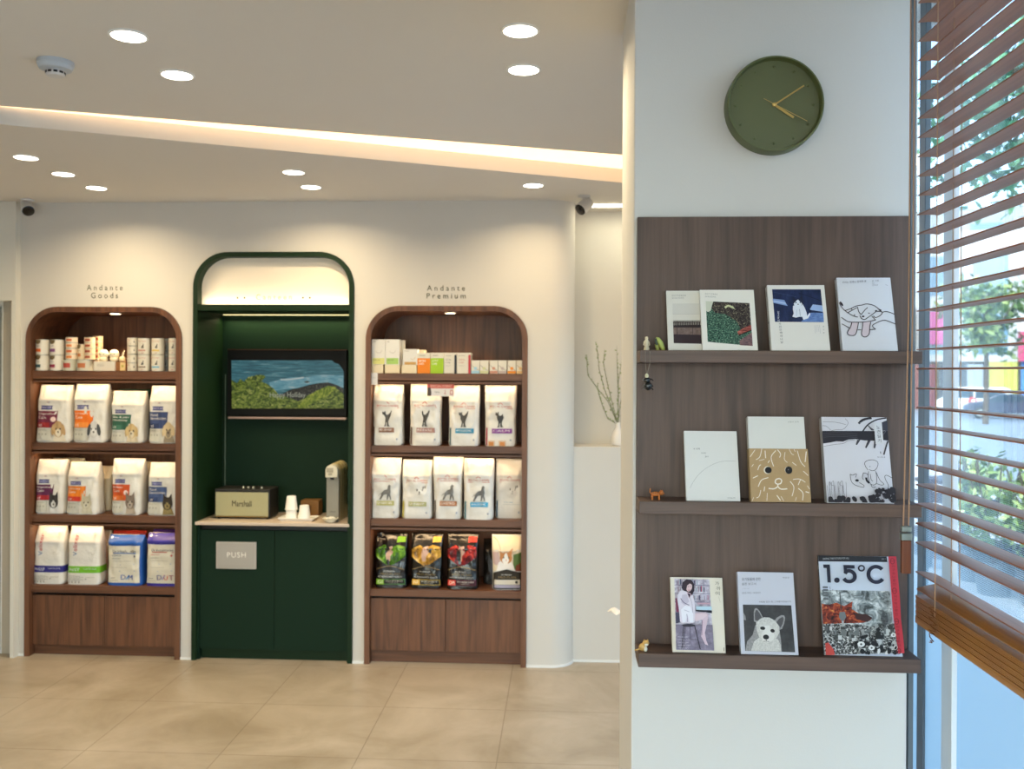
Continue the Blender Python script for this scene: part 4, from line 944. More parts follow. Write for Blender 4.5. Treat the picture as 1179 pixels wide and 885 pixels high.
a.text('유기동물에 관한', 102, 122, 280, 152, '#666c78'); a.text('슬픈 보고서', 100, 168, 234, 192, '#666c78'); a.text('고다마 사에', 100, 218, 165, 228, '#9aa0ac'); a.text('동물을 버리는 사람들에게', 98, 255, 272, 270, '#6c7280'); a.text('책공장', 488, 120, 550, 135, '#5f6572'); a.text('사람을 믿은 죄, 그것뿐이었습니다', 255, 338, 558, 354, '#4c4f58')
a.build('cover_print', part_of(t, 'cover'))
# magazine
t, w, h = book(2, 950, 1040, 640.5, 0.008, '#b9c2d2', 'large magazine with bold black lettering over a collage of a city and a red edge', kind='magazine', spine='#15151a', lean_y=0.06)
a = Art(cfn(w, h, ((60, 42), (632, 70), (72, 832)))); K = '#1a1d30'
a.poly([(60, 42), (575, 68), (578, 112), (61, 90)], '#1d1f26'); a.poly([(61, 90), (578, 112), (582, 350), (65, 320)], '#c3cddd')
smoke = noise_mat('photo_smoke', [(0.38, '#3f4648'), (0.5, '#8f9a9e'), (0.6, '#d6dde0')], (35, 35, 45), 8, 0.5, 0.8)
a.poly([(65, 320), (582, 345), (590, 700), (70, 700)], smoke)
a.poly([(68, 430), (120, 440), (180, 425), (235, 455), (300, 418), (290, 480), (340, 515), (400, 525), (438, 555), (420, 575), (370, 590), (250, 590), (70, 590)], noise_mat('photo_fire', [(0.38, '#241010'), (0.47, '#6a261c'), (0.56, '#a4462a'), (0.66, '#d8904a')], (70, 70, 70), 8, 0.5, 0.6))
a.poly([(310, 510), (400, 525), (440, 552), (400, 585), (320, 560)], '#3a2022')
city = noise_mat('photo_city', [(0.42, '#0f1113'), (0.49, '#4c5052'), (0.54, '#8b9092'), (0.62, '#e6e9ea')], (190, 190, 240), 9, 0.5, 0.3)
a.poly([(69, 590), (330, 600), (420, 620), (600, 600), (625, 832), (72, 832)], city)
a.line([(208, 340), (212, 490)], 7, '#3a3e42'); a.poly([(198, 500), (238, 500), (245, 540), (228, 570), (206, 568), (192, 540)], '#6d7376'); a.poly([(210, 570), (226, 570), (230, 690), (210, 690)], '#a4aaac')
random.seed(21)
for i in range(34): x_ = random.uniform(80, 560); y_ = random.uniform(600, 690); a.rect(x_, y_, x_ + random.uniform(14, 30), y_ + random.uniform(20, 55), random.choice(('#9aa0a2', '#6c7274', '#c2c8ca', '#3c4042', '#52575a')))
a.poly([(495, 560), (515, 495), (545, 520), (552, 580), (520, 640)], noise_mat('photo_tree', [(0.35, '#2a2d30'), (0.6, '#5a6064'), (0.8, '#a2a8ac')], (200, 200, 200), 8))
for i in range(46):
    x_ = random.uniform(290, 610); y_ = random.uniform(690, 830); a.ell(x_, y_, random.uniform(8, 20), random.uniform(9, 22), random.choice(('#14161a', '#1c1e22', '#14161a', '#b9bdc0', '#e0e2e4')), 9, random.random())
for x_, y_, r_ in ((335, 755, 28), (410, 785, 24), (575, 690, 20)): a.ell(x_, y_, r_, r_ * 0.8, '#dfe3e5', 9); a.ell(x_, y_, r_ * 0.3, r_ * 0.3, '#4a4c50', 8)
a.ell(465, 645, 16, 14, '#14161a'); a.poly([(448, 660), (482, 660), (488, 720), (446, 720)], '#17191c')
a.poly([(72, 740), (95, 735), (130, 790), (138, 832), (72, 832)], '#b8433c')
# 1.5 degrees C
a.poly([(84, 118), (134, 120), (136, 265), (110, 263), (109, 148), (86, 146)], K); a.ell(181, 247, 21, 21, K)
a.poly([(236, 126), (318, 131), (319, 158), (262, 155), (257, 180), (238, 200)], K)
a.line([(243, 196), (262, 176), (292, 180), (314, 205), (312, 240), (284, 260), (252, 256), (233, 235)], 29, K)
a.line([(369 + 21 * math.cos(2 * PI * k / 20), 157 + 21 * math.sin(2 * PI * k / 20)) for k in range(21)], 12, K)
a.line([(476 + 58 * math.cos(q_), 210 + 62 * math.sin(q_)) for q_ in (math.radians(-38 - (284 * k / 18)) for k in range(19))], 29, K)
a.text('SAVING THE FUTURE FOR ALL', 84, 64, 282, 80, '#a9adb4'); a.text('VOL 3', 522, 82, 552, 94, '#a9adb4')
for y_ in (300, 322, 345, 365, 392): a.line([(72, y_), (110, y_ + 2)], 14, '#5d6266')
for y_ in (296, 330, 372, 400): a.line([(125, y_), (127, y_ + 24)], 4, '#7a8086')
for x_, y_ in ((145, 325), (142, 352)): a.ell(x_, y_, 4, 4, '#3a3e48', 8)
a.poly([(573, 68), (632, 70), (640, 420), (634, 560), (645, 700), (662, 832), (598, 832), (590, 690), (580, 560), (578, 420)], '#b8303c')
for i, y_ in enumerate((108, 345, 585, 815)):
    a.line([(601 + 15 * math.cos(2 * PI * k / 12), y_ + 22 * math.sin(2 * PI * k / 12)) for k in range(13)], 5, '#6c1c26'); a.line([(588, y_), (616, y_)], 4, '#6c1c26')
for j, y0_ in enumerate((140, 378, 618)):
    for i, ch in enumerate('지구하나뿐인'): a.text(ch, 592, y0_ + i * 28, 614, y0_ + 20 + i * 28, '#6c1c26')
a.build('cover_print', part_of(t, 'cover'))
a = Art(lambda x, y, l: Vector((-w / 2 - 0.0002 * l, 0.001 + x * 0.006, h * (1 - y)))); a.line([(0.5, 0.1), (0.5, 0.14)], 0.5, '#c9c9cc'); a.line([(0.5, 0.22), (0.5, 0.7)], 0.4, '#8a8a60'); a.build('spine_print', part_of(t, 'spine'))

# ------------------------------------------------------------------ figurines
Yf = YP - 0.07
def fig(px, ledge, name, lab, cat='figurine', Y=Yf, rz=0.0): return thing(name, lab, cat, (atY(px, 400, Y).x, Y, LED[ledge]), (0, 0, rz))
t = fig(744.5, 0, 'figurine', 'tiny pale standing figurine at the left end of the top ledge'); pw = mat('fig_pale', '#d8ccae', 0.5); 
m = MB(); m.lathe([(0.0075, 0), (0.0065, 0.006), (0.0045, 0.012), (0.0055, 0.017), (0.0065, 0.021), (0.0045, 0.026), (0.0022, 0.027)], 16); m.ellipsoid((0, 0, 0.030), (0.0042, 0.0042, 0.0045), seg=12, rings=8); m.build('body', pw, t, smooth=True)
m = MB(); m.tube([(-0.006, 0, 0.022), (-0.0075, -0.002, 0.014), (-0.004, -0.005, 0.012)], 0.0016, 6); m.tube([(0.006, 0, 0.022), (0.0075, -0.002, 0.014), (0.004, -0.005, 0.012)], 0.0016, 6); m.build('arms', pw, t, smooth=True)
t = fig(757.5, 0, 'leaf_figurine', 'small yellow green leaf-shaped figurine leaning beside the pale one on the top ledge', rz=0.1)
m = MB(); m.tube([(-0.005, 0, 0.031), (-0.001, 0, 0.028), (0.006, 0, 0.018), (0.013, 0, 0.004), (0.0155, 0, 0.0)], 0.005, 10, radii=[0.003, 0.0062, 0.0072, 0.0055, 0.003]); m.build('leaf', mat('fig_lime', '#a9b25a', 0.45, var=0.1), t, smooth=True)
m = MB(); m.tube([(-0.006, -0.003, 0.029), (-0.0055, -0.005, 0.02), (-0.003, -0.005, 0.014)], 0.003, 8); m.build('stripe', mat('fig_darkgreen', '#2e3a2a', 0.5), t, smooth=True)
m = MB(); m.tube([(-0.004, 0, 0.016), (0.0, 0, 0.0)], 0.0045, 8); m.build('stalk', mat('fig_olive', '#8f9440', 0.5), t, smooth=True)
# hanging black charm
Yh = YLF - 0.006; pt = atY(746, 418, Yh); pb = atY(747.5, 449, Yh)
t = thing('hanging_charm', 'small black beetle-like charm hanging on a string under the top ledge', 'charm', (pt.x, Yh, pb.z))
H_ = pt.z - pb.z; ky = mat('charm_black', '#0e0f0e', 0.25)
m = MB(); m.ellipsoid((0.001, 0, 0.010), (0.0095, 0.007, 0.0105)); m.ellipsoid((-0.002, 0, 0.024), (0.0075, 0.006, 0.008)); m.build('body', ky, t, smooth=True)
m = MB(); m.ellipsoid((-0.0025, -0.001, 0.0345), (0.0045, 0.004, 0.0062)); m.build('bead', mat('charm_cream', '#cfcaa8', 0.4), t, smooth=True)
m = MB()
for sx, z_ in ((-1, 0.012), (1, 0.012), (-1, 0.026), (1, 0.026), (-1, 0.004), (1, 0.004)): m.tube([(0, 0, z_), (sx * 0.009, 0, z_ + 0.001), (sx * 0.013, 0, z_ - 0.003)], 0.0012, 5)
m.build('legs', ky, t)
m = MB(); m.tube([(-0.003, 0, 0.038), (-0.006, 0, H_), (-0.006, 0, H_ + 0.028), (-0.006, 0.02, LED[0] - pb.z + 0.001)], 0.0006, 5); m.tube([(-0.002, 0, 0.038), (0.005, 0, H_), (0.005, 0, H_ + 0.028), (0.005, 0.02, LED[0] - pb.z + 0.001)], 0.0006, 5); m.build('string', mat('string', '#8a8070', 0.8), t)
# orange tiger
t = fig(756, 1, 'tiger_figurine', 'small orange striped tiger figurine at the left of the middle ledge'); og2 = mat('fig_orange', '#b86a2a', 0.45)
m = MB(); m.ellipsoid((0, 0, 0.0135), (0.0125, 0.006, 0.0058)); m.ellipsoid((0.0135, -0.001, 0.0165), (0.006, 0.0055, 0.0055)); m.ellipsoid((0.0185, -0.002, 0.0150), (0.003, 0.003, 0.0025), seg=10, rings=6)
for sx in (0.0115, 0.0155): m.ellipsoid((sx, -0.003, 0.0222), (0.0016, 0.001, 0.0018), seg=8, rings=6)
for sx in (-0.0085, 0.008):
    for sy in (-0.0035, 0.0035): m.tube([(sx, sy, 0.011), (sx, sy, 0.0)], 0.0024, 8)
m.tube([(-0.011, 0, 0.014), (-0.0145, 0, 0.018), (-0.0135, 0, 0.027)], 0.0014, 8); m.build('body', og2, t, smooth=True)
m = MB()
for k in range(6): 
    x_ = -0.009 + k * 0.0035; rr = 0.0061 * math.sqrt(max(0, 1 - (x_ / 0.0128) ** 2)) + 0.0002
    m.tube([(x_, -rr * math.cos(q_), 0.0135 + rr * 0.96 * math.sin(q_)) for q_ in (PI * j / 8 for j in range(9))], 0.0005, 5)
m.build('stripes', mat('fig_brown', '#4a2510', 0.5), t)
# kitten on ledge three
t = fig(742.5, 2, 'cat_figurine', 'tiny ginger and white cat figurine at the left of the bottom ledge', Y=YLF + 0.02)
m = MB(); m.ellipsoid((-0.001, 0, 0.010), (0.010, 0.0075, 0.010)); m.ellipsoid((0.006, -0.002, 0.0205), (0.0082, 0.0072, 0.0072)); m.tube([(-0.008, 0, 0.006), (-0.016, -0.001, 0.003), (-0.021, -0.002, 0.003)], 0.0018, 8); 
for sx in (0.002, 0.0105): m.lathe([(0.0026, 0), (0.0003, 0.005)], 10, (sx, -0.002, 0.0255))
m.build('body', mat('fig_ginger', '#bf9a58', 0.5, var=0.2, vscale=200), t, smooth=True)
m = MB(); m.ellipsoid((0.0065, -0.0052, 0.0185), (0.0055, 0.0045, 0.0045)); m.ellipsoid((0.005, -0.004, 0.007), (0.005, 0.005, 0.0068)); m.build('white_bib', mat('fig_white', '#e2dccc', 0.5), t, smooth=True)
# ================================================================== bags
def bag_front(w, h, d, seed, taper=0.72, crk=0.0145, wtop=0.98):
    n = 5.0
    def prof(t):
        Wd = w / 2 * (1 + (wtop - 1) * t) * (1 - 0.05 * math.exp(-((t - 0.0) / 0.02) ** 2)) * (1 - 0.035 * math.sin(PI * min(1, t / taper)) )
        if t < taper: D = d / 2 * (1 - 0.12 * (t / taper))
        else:
            s = (t - taper) / (1 - taper); D = d / 2 * 0.88 * (1 - s ** 1.1) + 0.004
        return Wd, max(D, 0.004)
    def disp(x, t):
        p = Vector((x * w * 9 + seed * 3.1, t * h * 9, seed * 7.7))
        q = noise.noise(p) * 0.6 + 0.4 * noise.noise(p * 2.3) + 0.5 * (1 - 2 * abs(noise.noise(p * 1.3 + Vector((5, 5, 5)))))
        return crk * q * (0.5 + 1.0 * t)
    def surf(x, t, out=0.0, sgn=-1):
        Wd, D = prof(t); x = min(max(x, -1), 1); f = (1 - abs(x) ** n) ** (1 / n)
        return Vector((x * Wd, sgn * (D + disp(x, t)) * f + sgn * out, t * h + 0.0006))
    return prof, disp, surf, n
def bag_body(w, h, d, seed, m_body, name='pouch', **k):
    prof, disp, surf, n = bag_front(w, h, d, seed, **k)
    mb = MB(); NA, NT = 60, 40; vs = []; fs = []
    for i in range(NT + 1):
        t = i / NT; t = t if t > 0 else 0.0
        Wd, D = prof(t)
        for j in range(NA):
            a = 2 * PI * j / NA; cx, cy = math.cos(a), math.sin(a)
            x = math.copysign(abs(cx) ** (2 / n), cx); f = abs(cy) ** (2 / n)
            vs.append(Vector((x * Wd, math.copysign(f, cy) * (D + disp(x, t)), t * h)))
    for i in range(NT):
        for j in range(NA): fs.append((i * NA + j, i * NA + (j + 1) % NA, (i + 1) * NA + (j + 1) % NA, (i + 1) * NA + j))
    fs.append(tuple(range(NA - 1, -1, -1))); fs.append(tuple(range(NT * NA, NT * NA + NA)))
    mb.add(vs, fs, m_body); return mb, surf
def bag_art(surf):
    return Art(lambda x, y, l: surf(2 * x - 1, 1 - y, 0.0016 + 0.00035 * l), maxlen=0.05)
def band_all(mb_list, w, h, d, seed, t0, t1, m, name, parent, **k):
    """coloured band right round the bag"""
    prof, disp, surf, n = bag_front(w, h, d, seed, **k); mb = MB(); NA, NT = 60, 8; vs = []; fs = []
    for i in range(NT + 1):
        t = t0 + (t1 - t0) * i / NT; Wd, D = prof(t)
        for j in range(NA):
            a = 2 * PI * j / NA; cx, cy = math.cos(a), math.sin(a); x = math.copysign(abs(cx) ** (2 / n), cx); f = abs(cy) ** (2 / n)
            vs.append(Vector((x * (Wd + 0.0010), math.copysign(f, cy) * (D + disp(x, t) + 0.0012), t * h)))
    for i in range(NT):
        for j in range(NA): fs.append((i * NA + j, i * NA + (j + 1) % NA, (i + 1) * NA + (j + 1) % NA, (i + 1) * NA + j))
    mb.add(vs, fs, m); mb.build(name, None, parent, smooth=True, angle=80)
m_bagw = mat('bag_white', '#d8d4cc', 0.4, coat=0.1, bump=0.5, bscale=22)
m_bagc = mat('bag_cream', '#d3ccba', 0.42, bump=0.45, bscale=22)
m_bagk = mat('bag_black', '#080707', 0.24, coat=0.3, bump=0.6, bscale=26)
def pet(a, kind, cx, cy, s, c1, c2, c3='#2a2422'):
    """small printed head and chest of a pet"""
    a.poly([(cx - s * 0.75, 0.985), (cx - s * 0.6, cy + s * 0.45), (cx, cy + s * 0.2), (cx + s * 0.7, cy + s * 0.5), (cx + s * 1.0, 0.985)], c1)
    if kind == 'cat':
        a.poly([(cx - s * 0.75, cy - s * 0.05), (cx - s * 0.7, cy - s * 0.95), (cx - s * 0.15, cy - s * 0.5)], c2); a.poly([(cx + s * 0.75, cy - s * 0.05), (cx + s * 0.7, cy - s * 0.95), (cx + s * 0.15, cy - s * 0.5)], c2)
        a.ell(cx, cy, s * 0.8, s * 0.62, c2); a.ell(cx, cy + s * 0.22, s * 0.42, s * 0.34, c1)
    else:
        a.ell(cx, cy, s * 0.72, s * 0.72, c2); a.ell(cx - s * 0.72, cy + s * 0.05, s * 0.26, s * 0.52, c3 if c3 != '#2a2422' else c2, rot=0.3); a.ell(cx + s * 0.72, cy + s * 0.05, s * 0.26, s * 0.52, c3 if c3 != '#2a2422' else c2, rot=-0.3)
        a.ell(cx, cy + s * 0.32, s * 0.38, s * 0.36, c1)
    for q in (-1, 1): a.ell(cx + q * s * 0.3, cy - s * 0.02, s * 0.1, s * 0.09, '#1d1814', 8)
    a.ell(cx, cy + s * 0.24, s * 0.12, s * 0.09, '#1d1814', 8)
BAGS = []
def make_bag(px0, px1, ytop, shelfz, kind, label, seed, Y=None, d=0.115, rz=0.0, group=None, **o):
    Y = Y or YS + 0.022
    xa, xb = atY(px0, 560, Y).x, atY(px1, 560, Y).x; w = xb - xa
    h = atY((px0 + px1) / 2, ytop, Y + d / 2).z - shelfz
    t = thing('food_bag', label, 'pet food bag', ((xa + xb) / 2, Y + d / 2, shelfz + 0.0005), (0, 0, rz), group=group)
    k = dict(taper=o.get('taper', 0.72), crk=o.get('crk', 0.0102), wtop=o.get('wtop', 0.98))
    bm_ = {'diet': m_bagw, 'velixer': m_bagw, 'canin': m_bagw, 'medix': m_bagc, 'pro': m_bagk, 'catbag': m_bagw, 'plain': None}[kind] or o['body']
    mb, surf = bag_body(w, h, d, seed, bm_, **k); mb.build('pouch', None, t, smooth=True, angle=75)
    if kind == 'plain': return t
    a = bag_art(surf)
    if kind == 'diet':
        c = o['col']; a.text('H', 0.33, 0.285, 0.37, 0.315, '#a8352c'); a.text('ill', 0.375, 0.29, 0.41, 0.315, '#3a3f86')
        a.poly([(0.14, 0.36), (0.5, 0.36), (0.48, 0.395), (0.5, 0.43), (0.14, 0.43), (0.16, 0.395)], '#3a3c78'); a.text('PRESCRIPTION DIET', 0.17, 0.378, 0.47, 0.412, '#c9c8dc')
        a.poly([(0.03, 0.455), (0.66, 0.455), (0.62, 0.745), (0.03, 0.745)], c); a.rect(0.03, 0.655, o.get('x2', 0.35), 0.745, o['col2'])
        for i, s in enumerate(o['words']): a.text(s, 0.08, 0.485 + i * 0.06, min(0.6, 0.08 + 0.058 * len(s)), 0.53 + i * 0.06, '#e9e2da')
        a.text(o.get('code', 'i/d'), 0.1, 0.675, 0.19, 0.725, '#f0e8e0')
        if o.get('seal'): a.ell(0.53, 0.6, 0.075, 0.045, '#e6c9c2', 14)
        a.poly([(0.04, 0.76), (0.44, 0.76), (0.46, 0.97), (0.04, 0.97)], '#c3c0b4'); a.text('with chicken', 0.09, 0.775, 0.34, 0.795, '#6d6b62')
        for i in range(3): a.ell(0.12 + 0.1 * i, 0.86, 0.025, 0.018, '#9d9a8e', 8)
        pet(a, o['pet'], o.get('pcx', 0.68), o.get('pcy', 0.77), 0.2, o['p1'], o['p2'], o.get('p3', '#2a2422'))
    elif kind == 'velixer':
        a.text('elixer', 0.2, 0.13, 0.33, 0.42, '#b03a34', rot=90); a.text('V', 0.2, 0.43, 0.33, 0.5, '#3c6f9c', rot=90)
        a.text(o['code'], 0.08, 0.715, 0.42, 0.765, '#d9dbe4'); a.text('Low Fat Diet', 0.55, 0.71, 0.92, 0.735, '#c9cbd8'); a.layer += 3
        for i in range(5): a.line([(0.08, 0.85 + i * 0.02), (0.45 + 0.1 * (i % 2), 0.85 + i * 0.02)], 0.006, '#9a978c')
        for i in range(4): a.ell(0.12 + 0.1 * i, 0.955, 0.022, 0.014, '#8f8c82', 8)
        a.line([(0.62, 0.87), (0.88, 0.87)], 0.006, '#9a978c'); a.ell(0.62, 0.9, 0.018, 0.01, '#5a5850', 8); a.ell(0.84, 0.12, 0.04, 0.025, '#c3beb2', 12); a.line([(0.7, 0.47), (0.76, 0.43), (0.82, 0.48), (0.9, 0.44)], 0.008, '#c0bbae')
        a.mb.v = [v + Vector((0, -0.0016, 0)) for v in a.mb.v]
        band_all(None, w, h, d, seed, 0.205, 0.32, ink(o['col'], 0.35), 'colour_band', t, **k)
    elif kind == 'medix':
        a.ell(0.1, 0.045, 0.04, 0.022, '#dfe3ee', 10); a.line([(0.16, 0.045), (0.32, 0.048)], 0.01, '#8f9cc8')
        a.text('Dr.Healmedix', 0.18, 0.285, 0.86, 0.335, '#2f3a4c'); a.line([(0.2, 0.35), (0.86, 0.352)], 0.018, o['ul']); a.text(o['sub'], 0.16, 0.385, 0.44, 0.41, o['subc'])
        a.line([(0.16, 0.46), (0.4, 0.46)], 0.008, '#8a877c'); a.line([(0.16, 0.51), (0.72, 0.51)], 0.006, '#a5a297'); a.line([(0.16, 0.64), (0.6, 0.64)], 0.006, '#a5a297'); a.ell(0.82, 0.41, 0.03, 0.022, o['subc'], 8)
        for x_, y_ in ((0.42, 0.58), (0.8, 0.57), (0.4, 0.71), (0.82, 0.7)): a.ell(x_, y_, 0.016, 0.012, '#a9b2c4', 8)
        for x_, s, c in o['code']: a.text(s, x_, 0.785, x_ + 0.13, 0.88, c)
        a.line([(0.14, 0.85), (0.26, 0.85)], 0.01, '#77746a'); a.line([(0.14, 0.895), (0.36, 0.895)], 0.008, '#9a978c')
        a.mb.v = [v + Vector((0, -0.0016, 0)) for v in a.mb.v]
        band_all(None, w, h, d, seed, 0.80, 1.0, ink(o['col'], 0.35), 'top_band', t, **k); band_all(None, w, h, d, seed, 0.0, 0.055, ink(o['col'], 0.35), 'bottom_band', t, **k)
        # coloured gusset on the right side
        prof, disp, sf, n_ = bag_front(w, h, d, seed, **k); mb = MB(); vs = []; fs = []; NT = 16
        for i in range(NT + 1):
            tt = 0.05 + 0.76 * i / NT; Wd, D = prof(tt)
            for j in range(9):
                a_ = math.radians(-46 + 92 * j / 8); cx, cy = math.cos(a_), math.sin(a_); x = math.copysign(abs(cx) ** (2 / n_), cx); f = abs(cy) ** (2 / n_)
                vs.append(Vector((x * (Wd + 0.0009) + 0.0003, math.copysign(f, cy) * (D + disp(x, tt) + 0.0006), tt * h)))
        for i in range(NT):
            for j in range(8): fs.append((i * 9 + j, i * 9 + j + 1, (i + 1) * 9 + j + 1, (i + 1) * 9 + j))
        mb.add(vs, fs, ink(o['col'], 0.35)); mb.build('side_gusset', None, t, smooth=True, angle=80)
    elif kind == 'canin':
        a.line([(0.42, 0.315), (0.47, 0.30), (0.5, 0.285), (0.53, 0.30), (0.58, 0.315)], 0.012, '#c2604e')
        a.text('ROYAL CANIN', 0.17, 0.335, 0.86, 0.365, '#b8402f'); a.line([(0.14, 0.385), (0.88, 0.385)], 0.007, '#c66a5a')
        g1 = '#4d4c4a'
        if o['pet'] == 'cat':
            a.poly([(0.44, 0.6), (0.4, 0.56), (0.39, 0.5), (0.34, 0.49), (0.35, 0.44), (0.4, 0.46), (0.44, 0.43), (0.46, 0.49), (0.52, 0.5), (0.6, 0.46), (0.64, 0.42), (0.66, 0.44), (0.62, 0.52), (0.58, 0.57), (0.55, 0.61), (0.56, 0.66), (0.6, 0.69), (0.5, 0.69), (0.5, 0.62), (0.47, 0.63), (0.47, 0.69), (0.4, 0.69), (0.43, 0.66)], g1)
        elif o['pet'] == 'dog':
            a.poly([(0.66, 0.44), (0.72, 0.46), (0.7, 0.5), (0.72, 0.56), (0.7, 0.6), (0.74, 0.69), (0.7, 0.69), (0.66, 0.62), (0.62, 0.69), (0.58, 0.69), (0.6, 0.6), (0.48, 0.61), (0.42, 0.66), (0.38, 0.69), (0.32, 0.69), (0.38, 0.63), (0.4, 0.58), (0.5, 0.53), (0.6, 0.52), (0.62, 0.46)], '#6d6c69')
            a.line([(0.4, 0.59), (0.34, 0.6), (0.3, 0.63)], 0.01, '#8a8986'); a.line([(0.24, 0.7), (0.4, 0.695), (0.76, 0.7)], 0.008, '#a5a4a0')
        else:
            for x_, y_ in ((0.52, 0.51), (0.6, 0.55), (0.72, 0.47), (0.78, 0.46)): a.ell(x_, y_, 0.018, 0.022, '#2a2826', 8)
            a.line([(0.72, 0.48), (0.69, 0.53)], 0.014, '#3a3836'); a.line([(0.6, 0.565), (0.56, 0.585), (0.64, 0.585)], 0.006, '#8a8884')
        if o.get('col'):
            a.rect(0.23, 0.712, o.get('cx1', 0.84), 0.79, o['col']); a.text(o['words'], 0.26, 0.73, o.get('cx1', 0.84) - 0.08, 0.765, '#e9e4e0')
        else: a.text('SKIN CARE', 0.3, 0.715, 0.62, 0.74, '#7a9ab0'); a.line([(0.28, 0.765), (0.9, 0.765)], 0.006, '#b0b4b4')
        a.rect(0.035, 0.70, 0.085, 0.985, o['stripe'])
        a.ell(0.83, 0.9, 0.03, 0.02, '#9aa0ac', 8)
    elif kind == 'pro':
        c = o['cols']; pm = noise_mat('pro_' + o['id'], [(0.3, '#120e0c'), (0.45, c[0]), (0.6, c[1]), (0.78, '#f2dcc0')], (30, 30, 22), 5, 0.22, 0.8)
        a.poly([(0.02, 0.28), (0.3, 0.2), (0.45, 0.26), (0.7, 0.2), (0.96, 0.24), (0.96, 0.42), (0.75, 0.5), (0.6, 0.56), (0.4, 0.58), (0.2, 0.5), (0.02, 0.42)], pm)
        a.poly([(0.36, 0.3), (0.42, 0.24), (0.55, 0.22), (0.6, 0.28), (0.56, 0.36), (0.5, 0.4), (0.48, 0.5), (0.38, 0.5), (0.34, 0.4)], '#cfa892'); a.ell(0.46, 0.29, 0.014, 0.01, '#3a2a24', 8); a.ell(0.53, 0.29, 0.014, 0.01, '#3a2a24', 8)
        a.poly([(0.7, 0.06), (0.96, 0.06), (0.95, 0.155), (0.68, 0.16)], c[1]); a.line([(0.1, 0.1), (0.3, 0.11)], 0.014, '#8a8078')
        a.line([(0.04, 0.655), (0.46, 0.59), (0.94, 0.655)], 0.008, '#a58b5c')
        a.text('PURINA', 0.28, 0.672, 0.64, 0.7, '#c9c6c0'); a.text('PRO PLAN', 0.18, 0.716, 0.8, 0.755, '#7d6a3e'); a.text('VETERINARY DIETS', 0.1, 0.775, 0.86, 0.8, '#c6c3be')
        a.rect(0.05, 0.83, 0.95, 0.93, c[2]); a.rect(0.065, 0.84, 0.935, 0.92, '#141210' if o['id'] != 'red' else '#3c0f1c'); a.rect(0.05, 0.83, 0.3, 0.93, c[1]); a.text(o['code'], 0.1, 0.85, 0.26, 0.91, '#f3ecd8')
        a.text(o['words'], 0.36, 0.85, 0.88, 0.877, '#d9d4c8'); a.text('FORMULA', 0.46, 0.89, 0.74, 0.908, '#b9b4a8')
    elif kind == 'catbag':
        a.poly([(0.02, 0.03), (0.98, 0.03), (0.98, 0.64), (0.5, 0.6), (0.02, 0.66)], '#dccfb4'); a.poly([(0.7, 0.35), (0.98, 0.3), (0.98, 0.64), (0.7, 0.62)], '#56713a'); a.poly([(0.8, 0.55), (0.98, 0.5), (0.98, 0.66), (0.78, 0.65)], '#7a3c26')
        a.line([(0.06, 0.04), (0.2, 0.12), (0.28, 0.28), (0.24, 0.45)], 0.02, '#b89a82'); a.poly([(0.02, 0.3), (0.22, 0.3), (0.26, 0.5), (0.12, 0.55), (0.02, 0.5)], '#c3a6a0')
        a.poly([(0.12, 0.66), (0.2, 0.5), (0.32, 0.45), (0.6, 0.45), (0.72, 0.55), (0.76, 0.64), (0.5, 0.61)], '#ece6df')
        a.poly([(0.27, 0.42), (0.25, 0.27), (0.38, 0.33)], '#c98a54'); a.poly([(0.62, 0.42), (0.68, 0.23), (0.52, 0.31)], '#c98a54'); a.ell(0.46, 0.41, 0.2, 0.11, '#c58550'); a.poly([(0.44, 0.32), (0.48, 0.32), (0.56, 0.45), (0.5, 0.53), (0.38, 0.53), (0.32, 0.45)], '#f0eae2')
        a.ell(0.38, 0.4, 0.022, 0.017, '#3a4a3a', 8); a.ell(0.55, 0.4, 0.022, 0.017, '#3a4a3a', 8); a.ell(0.46, 0.45, 0.02, 0.013, '#d0938a', 8)
        a.poly([(0.02, 0.68), (0.48, 0.62), (0.98, 0.68), (0.98, 0.985), (0.02, 0.985)], '#2a241c'); a.text('PURINA', 0.3, 0.705, 0.66, 0.73, '#c9c6c0'); a.text('PRO PLAN', 0.2, 0.745, 0.8, 0.785, '#8f7a50'); a.rect(0.06, 0.81, 0.94, 0.9, '#cfc8b8'); a.rect(0.06, 0.905, 0.94, 0.96, '#a39fb4'); a.ell(0.82, 0.855, 0.05, 0.03, '#2a2620', 10)
    a.build('print', part_of(t, 'pouch'))
    return t
zs = lambda rows, i, px: zw(rows[i][0], px, YS)
zL = [zs(SL, i, 120) for i in range(4)]; zR = [zs(SR, i, 514) for i in range(4)]
YBK = YS + 0.17
D1 = 'white food bag, %s panel with %s, %s'
gL = 'white bags with coloured panels in the left cabinet'
make_bag(39.5, 80.5, 443, zL[1], 'diet', D1 % ('maroon', 'tan terrier', 'upper row of left cabinet'), 1, col='#6e2740', col2='#9a2c2c', words=('Digestive', 'Care'), seal=1, pet='dog', p1='#d9cdb8', p2='#b59468', x2=0.42, wtop=0.9, rz=0.03, group=gL)
make_bag(82.5, 121, 442, zL[1], 'diet', D1 % ('orange', 'grey and white dog', 'upper row of left cabinet'), 2, col='#e2701c', col2='#e58a3c', words=('Urinary', 'Care'), code='c/d', x2=0.5, pet='dog', p1='#d4d2d0', p2='#c4c2c0', p3='#4c5054', group=gL)
make_bag(126, 164, 450, zL[1], 'diet', D1 % ('dark green', 'happy golden dog', 'upper row of left cabinet'), 3, col='#2f5a48', col2='#3c6a56', words=('Skin & Joint', 'Mobility'), code='j/d', pet='dog', p1='#cdbfa4', p2='#c2a878', wtop=1.0, group=gL)
